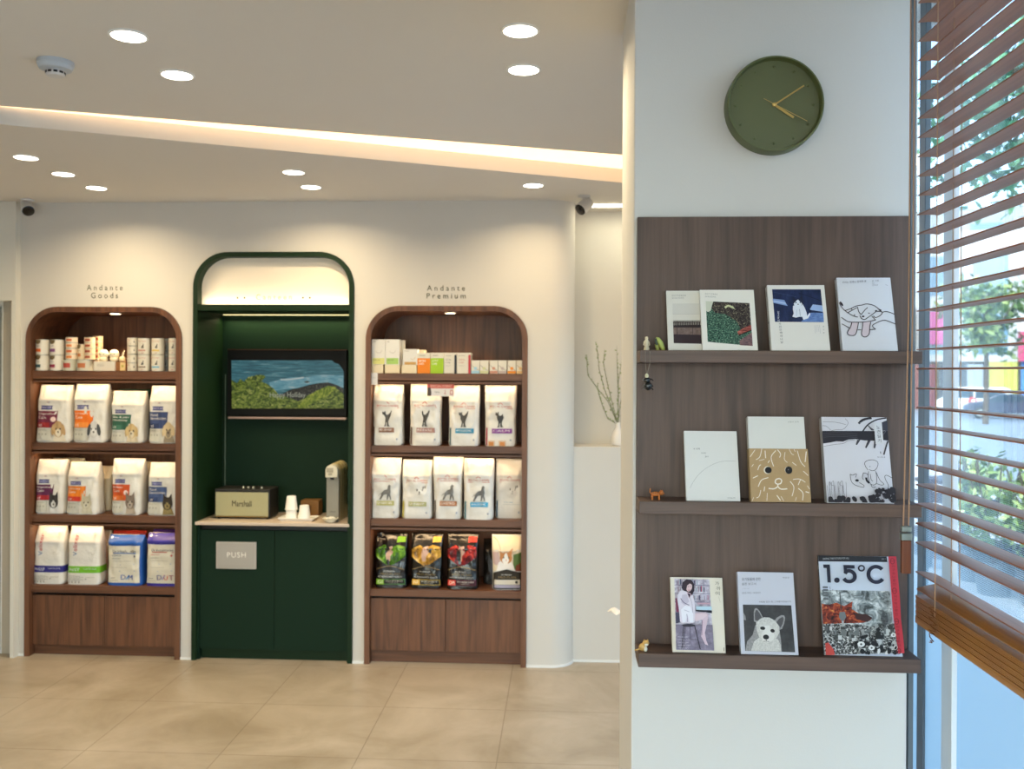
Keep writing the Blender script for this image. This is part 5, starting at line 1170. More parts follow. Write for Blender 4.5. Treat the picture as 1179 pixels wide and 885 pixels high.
make_bag(169.5, 206, 444, zL[1], 'diet', D1 % ('navy blue', 'pale shaggy dog', 'upper row of left cabinet'), 4, col='#39466e', col2='#243056', words=('Food', 'Sensitivities'), code='z/d', pet='dog', p1='#8d7f6a', p2='#c9b48e', group=gL)
make_bag(39.5, 73, 528.5, zL[2], 'diet', D1 % ('purple', 'black and white cat', 'middle row of left cabinet'), 5, col='#5a2248', col2='#a32a30', words=('Digestive', 'Care'), x2=0.5, pet='cat', p1='#cfccc8', p2='#33302f', rz=0.04, group=gL)
make_bag(74.5, 112.5, 531.5, zL[2], 'diet', D1 % ('bright orange', 'plump cream cat', 'middle row of left cabinet'), 6, col='#dd7a1e', col2='#c23424', words=('Urinary', 'Care'), code='c/d', x2=0.5, pet='cat', p1='#c4bda8', p2='#b9b19a', wtop=0.9, Y=YS + 0.014, group=gL)
make_bag(127.5, 161.5, 527.5, zL[2], 'diet', D1 % ('rust red', 'grey tabby kitten', 'middle row of left cabinet'), 7, col='#c04e1e', col2='#cf6a2c', words=('Kidney', 'Care'), code='k/d', seal=1, x2=0.45, pet='cat', p1='#a89a8a', p2='#7d6e62', wtop=1.06, group=gL)
make_bag(168, 206, 532, zL[2], 'diet', D1 % ('slate blue', 'dark tortoiseshell cat', 'middle row of left cabinet'), 8, col='#44557e', col2='#2a3a64', words=('Food', 'Sensitivities'), code='z/d', pet='cat', p1='#8c7c50', p2='#33291f', wtop=0.93, group=gL)
make_bag(36.5, 73.5, 604.5, zL[3], 'velixer', 'white pet food bag with a dark blue band, lower row of the left cabinet', 9, col='#2c2a78', code='PR/USF', wtop=0.92, crk=0.0043)
make_bag(75.5, 115.5, 605, zL[3], 'velixer', 'white pet food bag with a lime green band, lower row of the left cabinet', 10, col='#6fb02c', code='IN/ST', wtop=0.9, crk=0.0043)
make_bag(122.5, 164, 615, zL[3], 'medix', 'cream food bag with bright blue top and blue letters, lower row of left cabinet', 11, col='#2456a4', ul='#3a6ab0', sub='METABOLIC', subc='#3a4a6a', code=((0.43, 'D', '#2c58a8'), (0.555, '/', '#2c8ac8'), (0.64, 'M', '#2c58a8')), taper=0.85, d=0.10, wtop=0.95, crk=0.0130)
make_bag(167.5, 206, 613, zL[3], 'medix', 'cream food bag with violet top and a red letter, lower row of left cabinet', 12, col='#3c3490', ul='#b04a3c', sub='URINARY TRACT', subc='#c2503c', code=((0.38, 'D', '#4a4a80'), (0.505, '/', '#8a8ab0'), (0.58, 'U', '#cf4a34'), (0.75, 'T', '#8a4a60')), taper=0.85, d=0.10, wtop=0.95, crk=0.0130)
# bags of the second row, peeping out behind
cw = mat('bag_cream_back', '#dccfb2', 0.4, bump=0.1, bscale=45); rd = mat('bag_redtop', '#c0392b', 0.35); pu = mat('bag_purple', '#4a2c7a', 0.35); gt = mat('bag_greentop', '#2f5a48', 0.4); dk = mat('bag_darkback', '#1a1614', 0.25)
B = 'bag of the rear row, seen '
for x0_, x1_, yt, zi, mm, lb, sd_ in (
    (84, 126, 447, zL[1], cw, 'cream ' + B + 'between the maroon and orange panelled bags', 21), (130, 168, 446, zL[1], gt, 'green topped ' + B + 'above the dark green panelled bag', 22),
    (50, 92, 525, zL[2], cw, 'cream ' + B + 'above the purple panelled bag', 23), (94, 127, 534, zL[2], cw, 'cream ' + B + 'right of the bright orange panelled bag', 24), (132, 170, 529, zL[2], cw, 'cream ' + B + 'above the rust red panelled bag', 25),
    (80, 124, 608, zL[3], cw, 'cream ' + B + 'right of the lime banded bag', 26), (126, 165, 608, zL[3], rd, 'red topped ' + B + 'above the bright blue topped bag', 27), (172, 205, 607, zL[3], pu, 'purple ' + B + 'above the violet topped bag', 28)):
    make_bag(x0_ , x1_ , yt + 2, zi, 'plain', lb, sd_, Y=YBK, d=0.12, body=mm, group='rear row bags in the left cabinet')
gR = 'white bags with small animal prints in the right cabinet'
E1 = 'white food bag with %s, %s row of right cabinet'
make_bag(427.5, 463, 442.5, zR[1], 'canin', E1 % ('cat print over dark brown label', 'upper'), 31, pet='cat', col='#85604e', words='RECOVERY', stripe='#5a4036', cx1=0.74, crk=0.0145, wtop=0.97, group=gR)
make_bag(470.5, 507, 442, zR[1], 'canin', E1 % ('cat print over pale rose label', 'upper'), 32, pet='cat', col='#a9827c', words='RENAL', stripe='#5a4036', crk=0.0145, group=gR)
make_bag(515.5, 551.5, 443.5, zR[1], 'canin', E1 % ('cat print over teal blue label', 'upper'), 33, pet='cat', col='#3a86a4', words='HYPOALLERGENIC', stripe='#3f6068', crk=0.0145, group=gR)
make_bag(557.5, 594, 443.5, zR[1], 'canin', E1 % ('cat print over purple label', 'upper'), 34, pet='cat', col='#8a4a94', words='CALM', stripe='#a84a5c', cx1=0.88, crk=0.0145, wtop=1.02, group=gR)
make_bag(426, 459.5, 526.5, zR[2], 'canin', E1 % ('dog print over olive label', 'middle'), 35, pet='dog', col='#aaa66a', words='URINARY S/O', stripe='#5c5a50', crk=0.0159, wtop=1.08, group=gR)
make_bag(462, 497.5, 529, zR[2], 'canin', E1 % ('faint face over olive label', 'middle'), 36, pet='face', col='#a8a878', words='URINARY', stripe='#b8ac48', crk=0.0145, wtop=0.97, group=gR)
make_bag(499, 531.5, 525.5, zR[2], 'canin', E1 % ('dog print over orange brown label', 'middle'), 37, pet='dog', col='#a8704a', words='GASTRO', stripe='#4a3c36', crk=0.0145, wtop=1.08, group=gR)
make_bag(533.5, 568, 527.5, zR[2], 'canin', E1 % ('dog print over sky blue label', 'middle'), 38, pet='dog', col='#3f9cc4', words='ANALLERGENIC', stripe='#3a7a8c', crk=0.0130, wtop=1.02, Y=YS + 0.01, group=gR)
make_bag(570, 603.5, 528, zR[2], 'canin', E1 % ('dark blue stripe, rightmost and set back', 'middle'), 39, pet='face', stripe='#2f5a78', crk=0.0130, Y=YS + 0.075, group=gR)
make_bag(431.5, 469, 613, zR[3], 'pro', 'glossy black pet food bag with a green pattern and green label in the right cabinet', 41, id='green', cols=('#3f6a1c', '#7cae2c', '#4f8a3c'), code='GI', words='GASTRO', crk=0.0130, wtop=0.97, Y=YS + 0.03)
make_bag(473, 509.5, 613, zR[3], 'pro', 'glossy black pet food bag with a golden pattern and yellow label in the right cabinet', 42, id='gold', cols=('#a8782c', '#e0b04a', '#b89a3c'), code='NF', words='KIDNEY', crk=0.0130, wtop=1.0, Y=YS + 0.03)
make_bag(514, 551, 613, zR[3], 'pro', 'glossy black food bag with red pattern and dark red label in the right cabinet', 43, id='red', cols=('#6e1c24', '#cf3a2c', '#5a1c2c'), code='DM', words='DIABETES', crk=0.0130, wtop=0.98, Y=YS + 0.03)
make_bag(567, 601, 615, zR[3], 'catbag', 'pale food bag with a ginger and white cat picture, right end of lower row', 44, crk=0.0043, wtop=1.06, Y=YS + 0.035, rz=0.05)
make_bag(556, 590, 620, zR[3], 'plain', 'dark pet food bag standing behind the bag with the ginger cat picture', 45, Y=YBK, body=dk)

# ================================================================== cans
def canfn(R, y0, H):
    return lambda x, y, l: Vector(((R + 0.0003 + 0.0002 * l) * math.sin(x), -(R + 0.0003 + 0.0002 * l) * math.cos(x), H * (1 - y)))
rim = mat('can_rim', '#b8b4a8', 0.3, metal=0.8)
def make_can(pxc, wpx, H, z, Y, label, paint, style, group, cat='can'):
    x = atY(pxc, 420, Y - 0).x; R = (atY(pxc + wpx / 2, 420, Y).x - atY(pxc - wpx / 2, 420, Y).x) / 2
    t = thing('food_can', label, cat, (x, Y, z), group=group)
    m = MB(); m.lathe([(R, 0.002), (R, H - 0.002)], 32); m.build('body', mat('can_' + paint, paint, 0.4), t, smooth=True)
    m = MB(); m.lathe([(R * 0.97, 0), (R * 1.01, 0.001), (R * 1.01, 0.0028), (R, 0.0032)], 32, cap=False); m.lathe([(R, H - 0.0032), (R * 1.01, H - 0.0028), (R * 1.01, H - 0.0005), (R * 0.97, H - 0.0005), (R * 0.95, H - 0.003), (0.0, H - 0.003)], 32, cap=False); m.build('rim', rim, t, smooth=True)
    a = Art(canfn(R, 0, H), maxlen=0.3)
    k = style.get('k')
    if k == 'diet':
        a.poly([(-0.9, 0.04), (0.2, 0.04), (0.15, 0.2), (-0.1, 0.3), (-0.6, 0.3), (-0.85, 0.2)], '#6b5a3e'); a.text('HILL', -0.5, 0.38, 0.1, 0.46, '#3a3c60'); a.rect(-0.9, 0.6, 0.2, 0.8, style['c']); a.line([(-0.7, 0.87), (0.0, 0.87)], 0.04, '#a8483c')
    elif k == 'flat':
        a.rect(-0.6, 0.3, 0.5, 0.72, style['c']); a.line([(-0.9, 0.15), (0.3, 0.15)], 0.06, '#c9a08a'); a.ell(-0.85, 0.5, 0.16, 0.22, '#e9e2d4', 10)
    elif k == 'canin':
        a.text('ROYAL CANIN', -0.75, 0.16, 0.6, 0.24, '#b8685c'); a.poly([(-0.1, 0.62), (0.0, 0.5), (0.15, 0.46), (0.22, 0.34), (0.34, 0.38), (0.3, 0.5), (0.34, 0.62)], '#5a5854'); a.rect(-0.7, 0.7, 0.6, 0.8, style['c']); a.line([(-0.1, 0.9), (0.3, 0.9)], 0.03, '#b0685c')
    elif k == 'caninf':
        a.text('ROYAL', -0.9, 0.2, -0.1, 0.36, '#b8685c'); a.line([(-0.8, 0.74), (0.1, 0.74)], 0.14, '#6a5a54'); a.ell(0.7, 0.5, 0.1, 0.14, '#4a4846', 8)
    a.build('label_print', part_of(t, 'body')); return t
zc_ = zL[0] + 0.0006; Ycn = YS + 0.045
def pxm(p, Y=Ycn): return p * Y / 1050.0 * 1.0
Hd = pxm(18.4)
gc = 'cans on the top shelf of the left cabinet'
for px, wp, cc in ((49.5, 14.6, ('#c9602c', '#3f5a60')), (66, 15, ('#7a4a78', '#8c2c44'))):
    for lv in (0, 1):
        side = 'far left' if px < 55 else 'second from left'
        make_can(px, wp, Hd, zc_ + lv * (Hd + 0.0003), Ycn, 'white food can with a brown animal print, %s of the %s stack' % ('upper' if lv else 'lower', side), '#d6d0c4', dict(k='diet', c=cc[0 if lv else 1]), gc)
Hw = pxm(13.0); Hf = pxm(6.6)
make_can(81, 15.5, Hw, zc_, Ycn, 'wide grey white tin in the bottom row, left one of two', '#b9b5a2', dict(k='flat', c='#a8483c'), gc)
make_can(98, 17, Hw, zc_, Ycn, 'wide grey white tin in the bottom row, right one of two', '#bdb8a6', dict(k='flat', c='#b06a44'), gc)
for i in range(4): make_can(82.5, 12.5, Hf, zc_ + Hw + 0.0006 + i * (Hf + 0.0003), Ycn, ('shallow orange and white can, %s of the stack on the left wide tin' % ('lowest', 'second', 'third', 'topmost')[i]), '#ddc9ae', dict(k='flat', c='#c0603a' if i % 2 else '#cf7a44'), gc)
Ht = pxm(18.5, Ycn + 0.02)
make_can(94.5, 9.5, Ht, zc_ + Hw + 0.0006, Ycn + 0.022, 'slim pale can standing on the wide tins between two stacks of shallow cans', '#d8c6a6', dict(k='diet', c='#c07a4a'), gc)
for i in range(4):
    z_ = zc_ + i * 0.0005
    make_can(103.5, 11.5, pxm(6.6), zc_ + Hw + 0.0006 + i * (Hf + 0.0003), Ycn + 0.03 if False else Ycn - 0.0, 'shallow cream can with dark red print, %s of the stack on the right wide tin' % ('lowest', 'second', 'third', 'topmost')[i], '#d6bd98', dict(k='flat', c='#9a4a34'), gc)
Yb2 = Ycn + 0.085
for i in range(6): make_can(112.8, 10.5, pxm(6.8, Yb2), zc_ + i * (pxm(6.8, Yb2) + 0.0003), Yb2, 'shallow tan can, %s from the bottom of the stack behind the white box' % ('first', 'second', 'third', 'fourth', 'fifth', 'sixth')[i], '#b99b72', dict(k='flat', c='#8a3626'), gc)
for i in range(4): make_can(152.7, 11.2, pxm(9.8), zc_ + i * (pxm(9.8) + 0.0003), Ycn, 'shallow white can with small red print, %s of the stack of four' % ('lowest', 'second', 'third', 'topmost')[i], '#cfc8b8', dict(k='caninf'), gc)
for px, wp, cc, nm in ((166.2, 13.6, ('#b98a7a', '#8a7a6c'), 'next to the stack of four shallow ones'), (182, 13.8, ('#d0b25a', '#6aa6c4'), 'with the yellow and blue bands'), (200.2, 11.0, ('#c9bca8', '#c0b8a6'), 'at the right end')):
    for lv in (0, 1): make_can(px, wp, pxm(19.4), zc_ + lv * (pxm(19.4) + 0.0003), Ycn, 'tall white can %s, %s of two' % (nm, 'upper' if lv else 'lower'), '#cfc9bb', dict(k='canin', c=cc[0 if lv else 1]), gc)
for lv in (0, 1): make_can(192, 9.0, pxm(19, Yb2 - .02), zc_ + lv * (pxm(19, Yb2 - .02) + 0.0003), Yb2 - 0.02, 'grey can standing back in the gap before the right end, %s of two' % ('upper' if lv else 'lower'), '#8f8f86', dict(k='canin', c='#7a7a70'), gc)
# white box with round-headed treats
def boxthing(name, label, cat, px0, px1, ytop, Y, d, z, m, group=None, rz=0):
    a0, a1 = atY(px0, ytop, Y), atY(px1, ytop, Y); w = a1.x - a0.x; h = a0.z - z
    t = thing(name, label, cat, ((a0.x + a1.x) / 2, Y, z), (0, 0, rz), group=group)
    mb = MB(); mb.box(-w / 2, w / 2, 0, d, 0, h); mb.build('carton', m, t, bevel=0.0008); return t, w, h
wc = mat('carton_white', '#d6d0c2', 0.55); cc2 = mat('carton_cream', '#dccdae', 0.55); br3 = mat('carton_brown', '#8a5a30', 0.6)
t, w_, h_ = boxthing('display_box', 'low white display box carrying two round-headed treats', 'box', 108, 132, 415.8, Ycn - 0.02, 0.075, zc_, wc)
a = Art(lambda x, y, l: Vector((-w_ / 2 + x * w_, -0.0003 - 0.0002 * l, h_ * (1 - y)))); 
for i in range(3): a.line([(0.15, 0.3 + 0.1 * i), (0.5, 0.3 + 0.1 * i)], 0.03, '#a8a296')
a.build('print', t)
wt_ = mat('treat_white', '#f0e3c4', 0.5)
for i, px in enumerate((119.5, 131.5)):
    x = atY(px, 410, Ycn + 0.01).x
    t2 = thing('cat_treat_figure', 'white round-headed cat-shaped figure above the white display box, %s one' % ('left' if i == 0 else 'right'), 'figure', (x, Ycn + 0.01, zc_ + (h_ if i == 0 else h_)), group='white round-headed figures')
    s_ = 0.029
    m = MB(); m.ellipsoid((0, 0, 0.014), (s_ * 0.85, 0.02, 0.016)); m.ellipsoid((0, 0, 0.042), (s_, 0.021, 0.027)); m.build('body', wt_, t2, smooth=True)
    m = MB(); 
    for q in (-1, 1): m.ellipsoid((q * 0.010, -0.0200, 0.042), (0.0028, 0.002, 0.0035), seg=8, rings=6)
    m.build('eyes', m_black, t2, smooth=True)
t, w2_, h2_ = boxthing('display_box', 'narrow brown and white box right of the low white display box', 'box', 133, 145, 415.8, Ycn - 0.005, 0.07, zc_, br3)
a = Art(lambda x, y, l: Vector((-w2_ / 2 + x * w2_, -0.0003 - 0.0002 * l, h2_ * (1 - y)))); a.rect(0.45, 0.1, 0.95, 0.95, '#d9c08a'); a.ell(0.68, 0.5, 0.12, 0.14, '#a8a04a', 10); a.build('print', t)
xj_ = atY(141, 415, Ycn + 0.02).x; t = thing('treat_jar', 'small pale jar with a stick standing left of the shallow white cans', 'jar', (xj_, Ycn + 0.02, zc_ + h2_ ))
m = MB(); m.lathe([(0.016, 0), (0.017, 0.003), (0.017, 0.022), (0.012, 0.028)], 18); m.build('jar', mat('jar_pale', '#dccba4', 0.3), t, smooth=True)
m = MB(); m.tube([(0.0, 0, 0.02), (0.006, 0, 0.05), (0.012, 0, 0.062)], 0.005, 8); m.build('stick', wt_, t, smooth=True)

# ================================================================== cartons on the right cabinet top shelf
z0 = zR[0] + 0.0006; Yc = YS + 0.012; gb = 'cartons on the top shelf of the right cabinet'
def carton(px0, px1, ytop, z, label, m, draw=None, Y=None, d=0.12):
    Y = Y or Yc; t, w, h = boxthing('carton', label, 'box', px0 + 0.15, px1 - 0.15, ytop, Y, d, z, m, group=gb)
    if draw:
        a = Art(lambda x, y, l: Vector((-w / 2 + x * w, -0.0003 - 0.00025 * l, h * (1 - y)))); draw(a); a.build('print', part_of(t, 'carton'))
    return h
h1 = carton(424.3, 441.3, 419.6, z0, 'low cream carton lying under the yellow labelled white box', cc2)
carton(443, 460.5, 419.6, z0, 'low cream carton lying under the green labelled white box', cc2)
def dbox(c, s):
    def f(a):
        a.rect(0.06, 0.74, 0.94, 0.985, c); a.line([(0.3, 0.45), (0.38, 0.52), (0.55, 0.54), (0.68, 0.5), (0.74, 0.42)], 0.02, '#b9b3ac'); a.line([(0.1, 0.09), (0.3, 0.09)], 0.015, '#77736c'); a.text(s, 0.1, 0.79, 0.6, 0.84, '#5c6a34')
    return f
hb_ = z0 + h1 + 0.0005
carton(428, 444, 390.6, hb_, 'tall white carton with a yellow label, on the low cartons', mat('carton_clean', '#d9d6d0', 0.5), dbox('#d2cf82', 'DERMA CARE'), d=0.06)
carton(444, 460, 390.6, hb_, 'tall white carton with a green label, on the low cartons', mat('carton_clean', '#d9d6d0', 0.5), dbox('#a2c46a', 'LIVER CARE'), d=0.06)
t_, w3, h3 = boxthing('carton', 'tall white carton standing directly behind the green labelled one', 'box', 448, 465.5, 391.5, Yc + 0.065, 0.045, hb_, wc, group=gb)
h2c = carton(462.3, 480, 420.2, z0, 'low cream carton lying under the tan labelled carton', cc2, d=0.06)
carton(464, 481, 401.8, z0 + h2c + 0.0005, 'white carton with a tan label, on a low cream carton', mat('carton_clean', '#d9d6d0', 0.5), lambda a: (a.rect(0.1, 0.8, 0.9, 0.98, '#c39a5c'), a.line([(0.55, 0.6), (0.72, 0.66), (0.85, 0.5)], 0.03, '#c9ac84'), a.line([(0.1, 0.12), (0.4, 0.12)], 0.02, '#8f8a80')), d=0.055)
carton(474, 489, 402.5, z0, 'pale carton with a rose top behind the orange carton', cc2, Y=Yc + 0.13, d=0.08)
def flat(c, s1, s2):
    def f(a): a.rect(0.0, 0.26, 1.0, 1.0, c); a.text(s1, 0.1, 0.34, 0.62, 0.44, '#f4ece0'); a.text(s2, 0.1, 0.49, 0.5, 0.58, '#f4ece0'); a.line([(0.15, 0.13), (0.6, 0.13)], 0.03, '#9a958a')
    return f
carton(480.6, 495.6, 406, z0, 'white topped bright orange carton', wc, flat('#e2801e', 'SKIN', 'AID'))
carton(495.8, 511, 406, z0, 'white topped lime green carton', wc, flat('#9cc02c', 'JOINT', 'CARE'))
def st2(c, tc_):
    def f(a): a.rect(0.84, 0.1, 1.0, 1.0, c); a.text('VITAL', 0.12, 0.3, 0.6, 0.38, tc_); a.text('CARE', 0.12, 0.44, 0.52, 0.5, tc_); a.line([(0.12, 0.14), (0.6, 0.14)], 0.025, '#a09a90'); a.line([(0.12, 0.62), (0.55, 0.62)], 0.02, '#b9b4ac')
    return f
carton(511.2, 525.8, 406, z0, 'white carton with a black right edge', wc, st2('#242c38', '#77736c'))
carton(526, 542, 406, z0, 'white carton with a red right edge', wc, st2('#b83a44', '#c07a70'))
for i, (xa_, xb_, c_, nm) in enumerate(((542.6, 552.4, '#9cc4d8', 'pale blue'), (552.6, 562.6, '#c9c89a', 'pale yellow green'), (563.8, 573.4, '#c08a74', 'reddish brown'), (573.6, 583.6, '#b9a8a0', 'grey rose'), (584.4, 594.4, '#e08a2c', 'orange'), (594.6, 604.2, '#dcb884', 'sand'))):
    carton(xa_, xb_, 414.8, z0, 'small white carton with a %s print' % nm, wc, lambda a, c_=c_: (a.line([(0.05, 0.35), (0.5, 0.6), (0.95, 0.75)], 0.05, '#a39c90'), a.rect(0.02, 0.78, 0.98, 0.98, c_), a.ell(0.5, 0.6, 0.2, 0.12, c_, 10)), d=0.08)
# price ticket and promotion card on the shelf edges
def card(name, label, px0, px1, y0_, y1_, Y, draw, m):
    p, q = atY(px0, y0_, Y), atY(px1, y1_, Y); w, h = q.x - p.x, p.z - q.z
    t = thing(name, label, 'card', ((p.x + q.x) / 2, Y, q.z)); mb = MB(); mb.box(-w / 2, w / 2, -0.0008, 0, 0, h); mb.build('card', m, t)
    a = Art(lambda x, y, l: Vector((-w / 2 + x * w, -0.0010 - 0.0002 * l, h * (1 - y)))); draw(a); a.build('print', part_of(t, 'card'))
card('price_ticket', 'small white price ticket hanging at the left of the upper shelf edge', 424.3, 434.8, 429, 442.8, YS - 0.0008, lambda a: (a.ell(0.2, 0.2, 0.07, 0.05, '#c0504a', 8), a.line([(0.12, 0.38), (0.8, 0.38)], 0.03, '#a9a6a2'), a.line([(0.12, 0.5), (0.7, 0.5)], 0.03, '#b5b2ae')), mat('card_white', '#d4d0ce', 0.5))
card('promotion_card', 'white card with a red heading fixed under the upper shelf between two bags', 492, 523.2, 441.8, 456.2, YS + 0.004, lambda a: (a.rect(0, 0, 1, 0.36, '#b8584e'), a.text('SPECIAL EVENT', 0.12, 0.08, 0.9, 0.27, '#e0b8ac'), a.poly([(0, 0.3), (0.12, 0.3), (0.16, 0.7), (0.14, 0.98), (0, 0.98)], '#4c4440'), a.text('Feline', 0.28, 0.6, 0.46, 0.72, '#55524e'), a.text('2', 0.62, 0.52, 0.69, 0.82, '#a8483e'), a.rect(0.84, 0.48, 0.95, 0.86, '#b8584e'), a.rect(0.86, 0.54, 0.93, 0.8, '#dccdc8')), mat('card_white', '#d4d0ce', 0.5))
for i, px in enumerate((565.5, 578.3)):
    p = atY(px, 513, YS + 0.006); t = thing('sample_sachet', 'small clear and orange sachet before the purple labelled bag, %s of two' % ('left' if i == 0 else 'right'), 'sachet', (p.x, YS + 0.008, zR[1] + 0.0004), group='orange sachets')
    mb = MB(); mb.box(-0.021, 0.021, 0, 0.004, 0, 0.034); mb.build('sachet', mat('sachet_clear', '#c9b39a', 0.3), t, bevel=0.001)
    mb = MB(); mb.box(-0.014, 0.014, -0.0012, 0.0, 0.003, 0.026); mb.build('treat', mat('sachet_orange', '#c07a34', 0.5), t)
# ================================================================== window wall, blind and street
m_frame_w = mat('frame_white', '#e4eaee', 0.4); m_frame_d = mat('frame_dark', '#5d666c', 0.4)
fw_ = MB(); fw_.box(0.873, 0.885, YP + 0.001, YP + 0.02, 0, ZF); struct('trim_2', fw_, m_frame_d)
fw_ = MB(); fw_.box(XG - 0.009, XG + 0.006, 2.530, 2.572, 0, ZF + 0.1); struct('trim_3', fw_, m_frame_d, bevel=0.002)
ym0, ym1 = 2.355, 2.42
fw_ = MB(); fw_.box(XG - 0.018, XG - 0.004, 2.325, 2.388, 0, ZF + 0.1)
fw_.box(XG + 0.009, XG + 0.022, 0.35, 0.42, 0, ZF + 0.1); fw_.box(XG + 0.009, XG + 0.022, -1.5, -1.43, 0, ZF + 0.1); fw_.box(XG - 0.02, XG + 0.09, YN, 4.9, 0, 0.06); fw_.box(XG - 0.01, XG + 0.05, 3.85, 3.91, 0.06, 2.05)
struct('window_1', fw_, m_frame_w, bevel=0.002)
# glass pane
gm = bpy.data.materials.new('window_glass'); gm.use_nodes = True; nt = gm.node_tree; nt.nodes.remove(nt.nodes['Principled BSDF'])
tr_ = nt.nodes.new('ShaderNodeBsdfTransparent'); tr_.inputs[0].default_value = (0.93, 0.98, 0.98, 1); gs = nt.nodes.new('ShaderNodeBsdfGlossy'); gs.inputs['Roughness'].default_value = 0.02
fr = nt.nodes.new('ShaderNodeFresnel'); fr.inputs[0].default_value = 1.35; mxs = nt.nodes.new('ShaderNodeMixShader'); ml = nt.nodes.new('ShaderNodeMath'); ml.operation = 'MULTIPLY'; ml.inputs[1].default_value = 0.5
nt.links.new(fr.outputs[0], ml.inputs[0]); nt.links.new(ml.outputs[0], mxs.inputs[0]); nt.links.new(tr_.outputs[0], mxs.inputs[1]); nt.links.new(gs.outputs[0], mxs.inputs[2]); nt.links.new(mxs.outputs[0], nt.nodes['Material Output'].inputs[0])
g = MB(); g.box(XG, XG + 0.008, YN, 2.90, 0.05, ZF + 0.05); g.box(XG, XG + 0.008, 2.9, 4.9, 0.05, 2.06); struct('window_2', g, gm)
g = MB(); g.box(XL + 1.0, 1.0, YN - 0.03, YN - 0.022, 0.05, ZF - 0.05); struct('window_3', g, gm)
# frosted dot film on the lower glass
fm = bpy.data.materials.new('dot_film'); fm.use_nodes = True; nt = fm.node_tree; nt.nodes.remove(nt.nodes['Principled BSDF'])
tc = nt.nodes.new('ShaderNodeTexCoord'); sx = nt.nodes.new('ShaderNodeSeparateXYZ'); nt.links.new(tc.outputs['Object'], sx.inputs[0])
def mth(op, a=None, b=None, va=None, vb=None):
    q = nt.nodes.new('ShaderNodeMath'); q.operation = op
    if a is not None: nt.links.new(a, q.inputs[0])
    elif va is not None: q.inputs[0].default_value = va
    if b is not None: nt.links.new(b, q.inputs[1])
    elif vb is not None: q.inputs[1].default_value = vb
    return q.outputs[0]
K_ = 2 * PI / 0.0065
d1 = mth('SINE', mth('MULTIPLY', mth('ADD', sx.outputs['Y'], sx.outputs['Z']), None, vb=K_ * 0.7071)); d2 = mth('SINE', mth('MULTIPLY', mth('SUBTRACT', sx.outputs['Y'], sx.outputs['Z']), None, vb=K_ * 0.7071))
dots = mth('MULTIPLY', mth('ADD', mth('MULTIPLY', d1, d2), None, vb=1.0), None, vb=0.5)
mr = nt.nodes.new('ShaderNodeMapRange'); mr.inputs['From Min'].default_value = 0.95; mr.inputs['From Max'].default_value = 1.42; mr.inputs['To Min'].default_value = 1.02; mr.inputs['To Max'].default_value = 0.0
nt.links.new(sx.outputs['Z'], mr.inputs['Value'])
cov = mth('GREATER_THAN', mr.outputs[0], dots); cov = mth('MULTIPLY', cov, None, vb=0.9)
tb = nt.nodes.new('ShaderNodeBsdfTransparent'); tl = nt.nodes.new('ShaderNodeBsdfTranslucent'); tl.inputs[0].default_value = rgb('#a9c0cc'); df = nt.nodes.new('ShaderNodeBsdfDiffuse'); df.inputs[0].default_value = rgb('#a9bcc6')
m1 = nt.nodes.new('ShaderNodeMixShader'); m1.inputs[0].default_value = 0.35; nt.links.new(tl.outputs[0], m1.inputs[1]); nt.links.new(df.outputs[0], m1.inputs[2])
m2 = nt.nodes.new('ShaderNodeMixShader'); nt.links.new(cov, m2.inputs[0]); nt.links.new(tb.outputs[0], m2.inputs[1]); nt.links.new(m1.outputs[0], m2.inputs[2]); nt.links.new(m2.outputs[0], nt.nodes['Material Output'].inputs[0])
g = MB(); g.add([(XG - 0.002, YN, 0.06), (XG - 0.002, 2.90, 0.06), (XG - 0.002, 2.90, 1.45), (XG - 0.002, YN, 1.45)], [(0, 1, 2, 3)]); o = g.build('window_film', fm); tag(o, 'pale dotted frosting film on the lower part of the window glass', 'window film')

# venetian blind
XB0, XB1 = 0.831, 0.879; YB0, YB1 = 2.19, 0.55
bl = thing('venetian_blind', 'brown wooden venetian blind hanging before the window', 'blind', (0.855, YB0, ZF))
m_slat = wood('slat_wood', '#834a22', '#a56335', 'Y', rough=0.4)
m_slat2 = wood('slat_stack_wood', '#8a5520', '#ad7a38', 'Y', rough=0.4)
sm_ = MB(); n_ = 6; pts_ = []
for i in range(n_ + 1):
    s = i / n_ * 2 - 1; pts_.append((s * 0.024, 0.0018 * (1 - s * s)))
vs = []; fs = []
for (yy) in (YB0 - YB0, YB1 - YB0):
    for x, z in pts_: vs.append((x, yy, z))
    for x, z in pts_: vs.append((x, yy, z - 0.0028))
k = n_ + 1
for i in range(n_): fs += [(i, i + 1, 2 * k + i + 1, 2 * k + i), (k + i, 3 * k + i, 3 * k + i + 1, k + i + 1), (i, k + i, k + i + 1, i + 1), (2 * k + i, 2 * k + i + 1, 3 * k + i + 1, 3 * k + i)]
fs += [(0, 2 * k, 3 * k, k), (n_, k + n_, 3 * k + n_, 2 * k + n_)]
sm_.add(vs, fs); slat = sm_.build('slat', m_slat, bl, smooth=True, angle=50)
SP = 0.0452; zl0 = atX(1055, 424, XB0).z
zb = []
z = zl0 - 10 * SP
zs_ = [zl0 + SP * i for i in range(-9, 40) if zl0 + SP * i < ZF - 0.05]
first = True
def put(z_, dx=0.0, tilt=0.0, droll=0.0):
    global first
    o = slat if first else slat.copy()
    if not first: C.objects.link(o); o.parent = bl
    first = False; o.location = (dx, 0, z_ - ZF); o.rotation_euler = (droll, tilt, 0); return o
for z_ in zs_: put(z_)
zst = atX(1052, 683, XB0).z; zsb = atX(1057, 719, XB0).z
put(zst + 0.052, 0.0, math.radians(8), math.radians(0.4))
NST = 13
